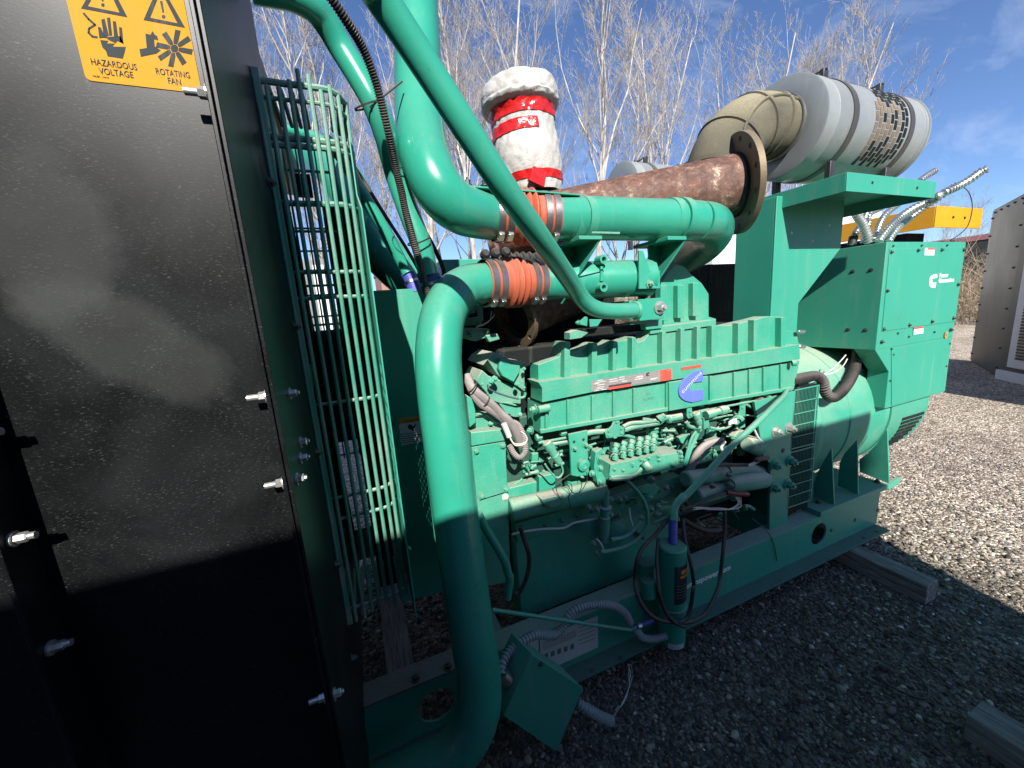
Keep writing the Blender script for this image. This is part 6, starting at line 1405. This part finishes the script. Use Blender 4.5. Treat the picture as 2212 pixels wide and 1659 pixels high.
# starter motor
cyl_px('starter_motor', ZD(900,500), 1.16, ZD(1310,440), 1.18, 17, M['green_dusty'], eng, [(0,.8),(.03,1),(.85,1),(.87,1.1),(1,1.1)], 28)
cyl_px('starter_motor', ZD(1300,430), 1.19, ZD(1700,440), 1.22, 21, M['green_dusty'], eng, [(0,1),(.8,1),(.82,.9),(1,.85)], 28)
cyl_px('starter_solenoid', ZD(1380,560), 1.13, ZD(1770,500), 1.14, 18, M['green_dusty'], eng, [(0,.75),(.06,.9),(.1,1),(.3,1),(.32,1.05),(.9,1.05),(1,.8)], 28)
cyl_px('starter_housing', ZD(1000,680), 1.17, ZD(1300,600), 1.18, 20, M['green_dusty'], eng, None, 24)
cyl_px('pipe_stub', ZD(1560,130), 1.19, ZD(1790,230), 1.21, 15, M['green_dusty'], eng, None, 20)
for q in ((1380,560),(1190,570),(1360,450),(700,590),(550,500)): bolt_px(eng, ZD(*q), 1.12, 5, M['greyhose'])
cyl_px('taped_joint', ZD(1340,640), 1.12, ZD(1570,660), 1.12, 6, M['wirered'], eng)
cyl_px('taped_joint', ZD(1650,300), 1.12, ZD(1790,270), 1.12, 5, M['wirered'], eng)
g = random.Random(4)
for k in range(9):
    hose_px('pale_wire', [ZD(1460+g.uniform(-40,60), 690), ZD(1490+g.uniform(-30,20), 760+g.uniform(-20,30)), ZD(1400+g.uniform(-40,40), 820), ZD(1250, 815+g.uniform(-10,15)), ZD(1000+g.uniform(-60,60), 800+g.uniform(-10,30))], 1.12, .8, M['wirewhite'], eng, 5)
for k in range(4):
    hose_px('pale_wire', [ZD(1580, 345+k*6), ZD(1640, 320+k*9), ZD(1700, 290+k*8)], 1.12, .8, M['wirewhite'], eng, 5)
hose_px('black_cable', [ZD(1180,350),ZD(1400,350),ZD(1580,350)], 1.14, 4, M['black'], eng, 10)
hose_px('black_cable', [ZD(860,830),ZD(1000,780),ZD(1200,690),ZD(1330,650)], 1.12, 3.2, M['black'], eng, 10)
hose_px('black_cable', [ZD(880,930),ZD(1000,1000),ZD(1150,1050),ZD(1280,1040)], 1.22, 6, M['black'], eng, 10)
hose_px('thin_wire', [ZD(1400,830),ZD(1470,930),ZD(1440,1050),ZD(1330,1150)], 1.12, .9, M['blackdusty'], eng, 6)
hose_px('thin_wire', [ZD(1620,920),ZD(1780,1060),ZD(1850,1200),ZD(1880,1370)], [1.16,1.13,1.12,1.12], .9, M['blackdusty'], eng, 6)

# coolant tube, blue hose and filter canister in front of the rail
YK = 1.045
pipe_px('coolant_tube', [(*ZA(2175,262),10),(*ZA(2135,380),11),(*ZA(2040,480),12),(*ZA(1880,640),12.8),(*ZA(1690,820),13.2),(*ZA(1500,1000),13.6),(*ZA(1250,1280),14),(*ZA(1000,1540),14.4),(1476,1072,14.8),(1459,1094,15),(1455,1125,15.2)], .0235, M['green'], sides=14)
bh = cyl_px('blue_hose', ZD(780,885), YK+.06, ZD(775,1190), YK+.02, 9, M['blue'], G, [(0,1),(1,1)])
fcn = P3(ZD(770,1195), YK+.015); rF = 29.0/FPX*dep(fcn); zbt = at(1461,1376,y=YK+.015).z
flt = MB().lathe([(0,rF*.2),(0,rF*.90),(-.006,rF),(-(fcn.z-zbt)*.60,rF),(-(fcn.z-zbt)*.605,rF*1.05),(-(fcn.z-zbt)*.625,rF*1.05),(-(fcn.z-zbt)*.63,rF),(-(fcn.z-zbt),rF*.98),(-(fcn.z-zbt)-.006,rF*.8)], fcn, (0,0,1), 36).build('filter_canister', M['green'], G)
MB().lathe([(-.002,rF*1.0),(-.0015,rF*1.09),(.0025,rF*1.09),(.003,rF)], fcn+Vector((0,0,-(fcn.z-zbt)*.61)), (0,0,1), 36, cap=False).build('clamp_ring', M['steel'], flt)
def wrap(z0, z1, a0, a1, mat, name, off=.0012):
    vs = []; fs = []; K = 14
    for k in range(K+1):
        a = R(a0 + (a1-a0)*k/K)
        for z in (z0, z1): vs.append((fcn.x + (rF+off)*math.sin(a), fcn.y - (rF+off)*math.cos(a), z))
    for k in range(K): fs.append((2*k, 2*k+2, 2*k+3, 2*k+1))
    return MB().add(vs, fs).build(name, M[mat], flt)
H_ = fcn.z - zbt
wrap(fcn.z-H_*.52, fcn.z-H_*.14, -36, 40, 'ink', 'filter_label')
wrap(fcn.z-H_*.22, fcn.z-H_*.18, -8, 30, 'orangeprint', 'print_mark', .0018)
wrap(fcn.z-H_*.26, fcn.z-H_*.235, -12, 32, 'orangeprint', 'print_mark', .0018)
for k in range(5): wrap(fcn.z-H_*(.33+.03*k), fcn.z-H_*(.337+.03*k), -28, 30, 'greyink', 'print_line', .0018)
wrap(zbt+.004, zbt+.028, -60, 10, 'label', 'filter_label')
MB().box((fcn.x-.03, fcn.y+rF*.7, zbt+.05), (fcn.x+.03, YW-.001, zbt+.09)).build('filter_bracket', M['green'], flt)
cyl_px('drain_filter', T23(1170,30), 1.11, T23(1180,180), 1.10, 15, M['green'], G)
cyl_px('drain_filter', ZD(490,1370), 1.16, ZD(490,1580), 1.16, 17, M['green'], G)

# loose things hanging on the set
cb = thing('black_cable_loop', 'pair of loose black cables hanging in a loop around the green filter canister', 'cable', tuple(P3(T23(1400,400), 1.0)))
hose_px('cable', [ZD(720,930),ZD(600,1080),ZD(480,1200),ZD(400,1350),ZD(375,1560),T23(1080,150),T23(1150,290),T23(1250,370),T23(1400,400),T23(1550,392),T23(1680,310),T23(1775,120),ZD(1275,1560),ZD(1305,1300),ZD(1325,1050),ZD(1325,830)], [1.12,1.1,1.08,1.06,1.05,1.02,.99,.975,.97,.975,.99,1.02,1.05,1.07,1.1,1.12], 4.2, M['black'], cb, 10, 8)
hose_px('cable', [ZD(880,925),ZD(905,1150),ZD(970,1420),ZD(1000,1620),T23(1565,120),T23(1545,260),T23(1510,360),T23(1440,405)], [1.1,1.05,1.0,.985,.975,.97,.965,.965], 3.8, M['black'], cb, 10, 8)
hose_px('cable', [ZD(620,1130),ZD(605,1350),ZD(620,1600),T23(1275,160),T23(1320,300),T23(1400,400),T23(1490,440)], [1.1,1.05,1.0,.98,.97,.965,.965], 3.6, M['black'], cb, 10, 8)
jb = thing('junction_box', 'small green metal junction box hanging tilted by its conduit beside the thick vertical pipe', 'junction box', tuple(at(1172,1560,y=.93)))
fq = [at(u, v, y=.93) for u, v in ((1147,1410),(1257,1484),(1200,1619),(1087,1542))]
MB().prism(fq, (-.03,.085,.012)).build('box_body', M['green_cab'], jb, bevel=.0015)
c_ = sum(fq, Vector())/4
MB().prism([c_ + (p-c_)*1.012 + Vector((0,-.002,0)) for p in fq], (0,-.004,0)).build('cover_plate', M['green_cab'], jb, bevel=.0015)
bolt(jb, at(*T23(248,762), y=.924), (0,-1,0), .0055, M['boltdark'], h=.5)
MB().cyl(at(*ZE(480,790), y=.95), at(*ZE(545,850), y=.95), .022, 16).build('conduit_nut', M['steel'], jb)
hose_px('flexible_conduit', [ZE(480,790),ZE(500,660),ZE(590,530),ZE(720,430),ZE(850,365),ZE(980,375),ZE(1070,360),ZE(1140,285),ZE(1200,160),ZE(1300,85),ZE(1440,50),ZE(1590,45),ZE(1720,80),ZE(1810,160),ZE(1860,260)], [.95,.97,.99,1.0,1.01,1.02,1.03,1.04,1.05,1.05,1.05,1.05,1.06,1.07,1.08], 9.5, M['conduit_g'], jb, 14, 8, (.0115,.0024))
hose_px('flexible_conduit', [ZE(1290,1090),ZE(1400,1160),ZE(1540,1240),ZE(1650,1285)], [.95,.93,.92,.915], 9.5, M['conduit_g'], jb, 14, 8, (.0115,.0024))
g = random.Random(8)
for k in range(7):
    j = lambda s: g.uniform(-s, s)
    hose_px('loose_wire', [ZE(1640,1285),ZE(1700+j(15),1200+j(15)),ZE(1780+j(20),1080+j(20)),ZE(1830+j(18),930+j(20)),ZE(1850+j(25),800+j(20)),ZE(1860+j(40),680)], [.915,.93,.95,.97,1.0,1.04], .9, M['wirewhite'] if k % 2 else M['black'], jb, 5)
cyl_px('taped_end', ZE(1700,1190), .93, ZE(1735,1130), .935, 3.5, M['greyhose'], jb)
gr = thing('drain_tube', 'thin green tube with a blue hose end crossing before the skid decal', 'tube', tuple(P3(ZE(1200,210), 1.03)))
hose_px('tube', [ZE(380,105),ZE(900,180),ZE(1400,255),ZE(1820,315),ZE(1880,310),ZE(1925,280)], [1.0,1.01,1.03,1.05,1.05,1.05], 4.6, M['green'], gr, 12)
cyl_px('hose_end', ZE(1915,285), 1.05, ZE(2090,220), 1.07, 5.5, M['blue'], gr, [(0,1),(.2,1.1),(.25,1),(.6,1),(1,.75)])
cyl_px('hose_clamp', ZE(1925,282), 1.049, ZE(1960,268), 1.05, 6.8, M['steel'], gr, [(0,1),(1,1)])
hose_px('flexible_conduit', [T23(1080,470),T23(1130,530),T23(1220,545),T23(1330,520)], 1.04, 6.5, M['conduit_g'], G, 12, 8, (.0115,.0024))
gc_ = thing('ground_cable', 'short black cable lying curled on the shaded gravel between the timbers', 'cable', tuple(at(*tl(3,3)(1300,1030), z=.0)))
mb = MB(); hose(mb, [at(*tl(3,3)(*q), z=.022) for q in ((970,880),(1060,950),(1180,1010),(1300,1055),(1380,1050),(1385,980),(1320,890),(1240,810))], .004, 8, 8); mb.build('cable', M['black'], gc_)
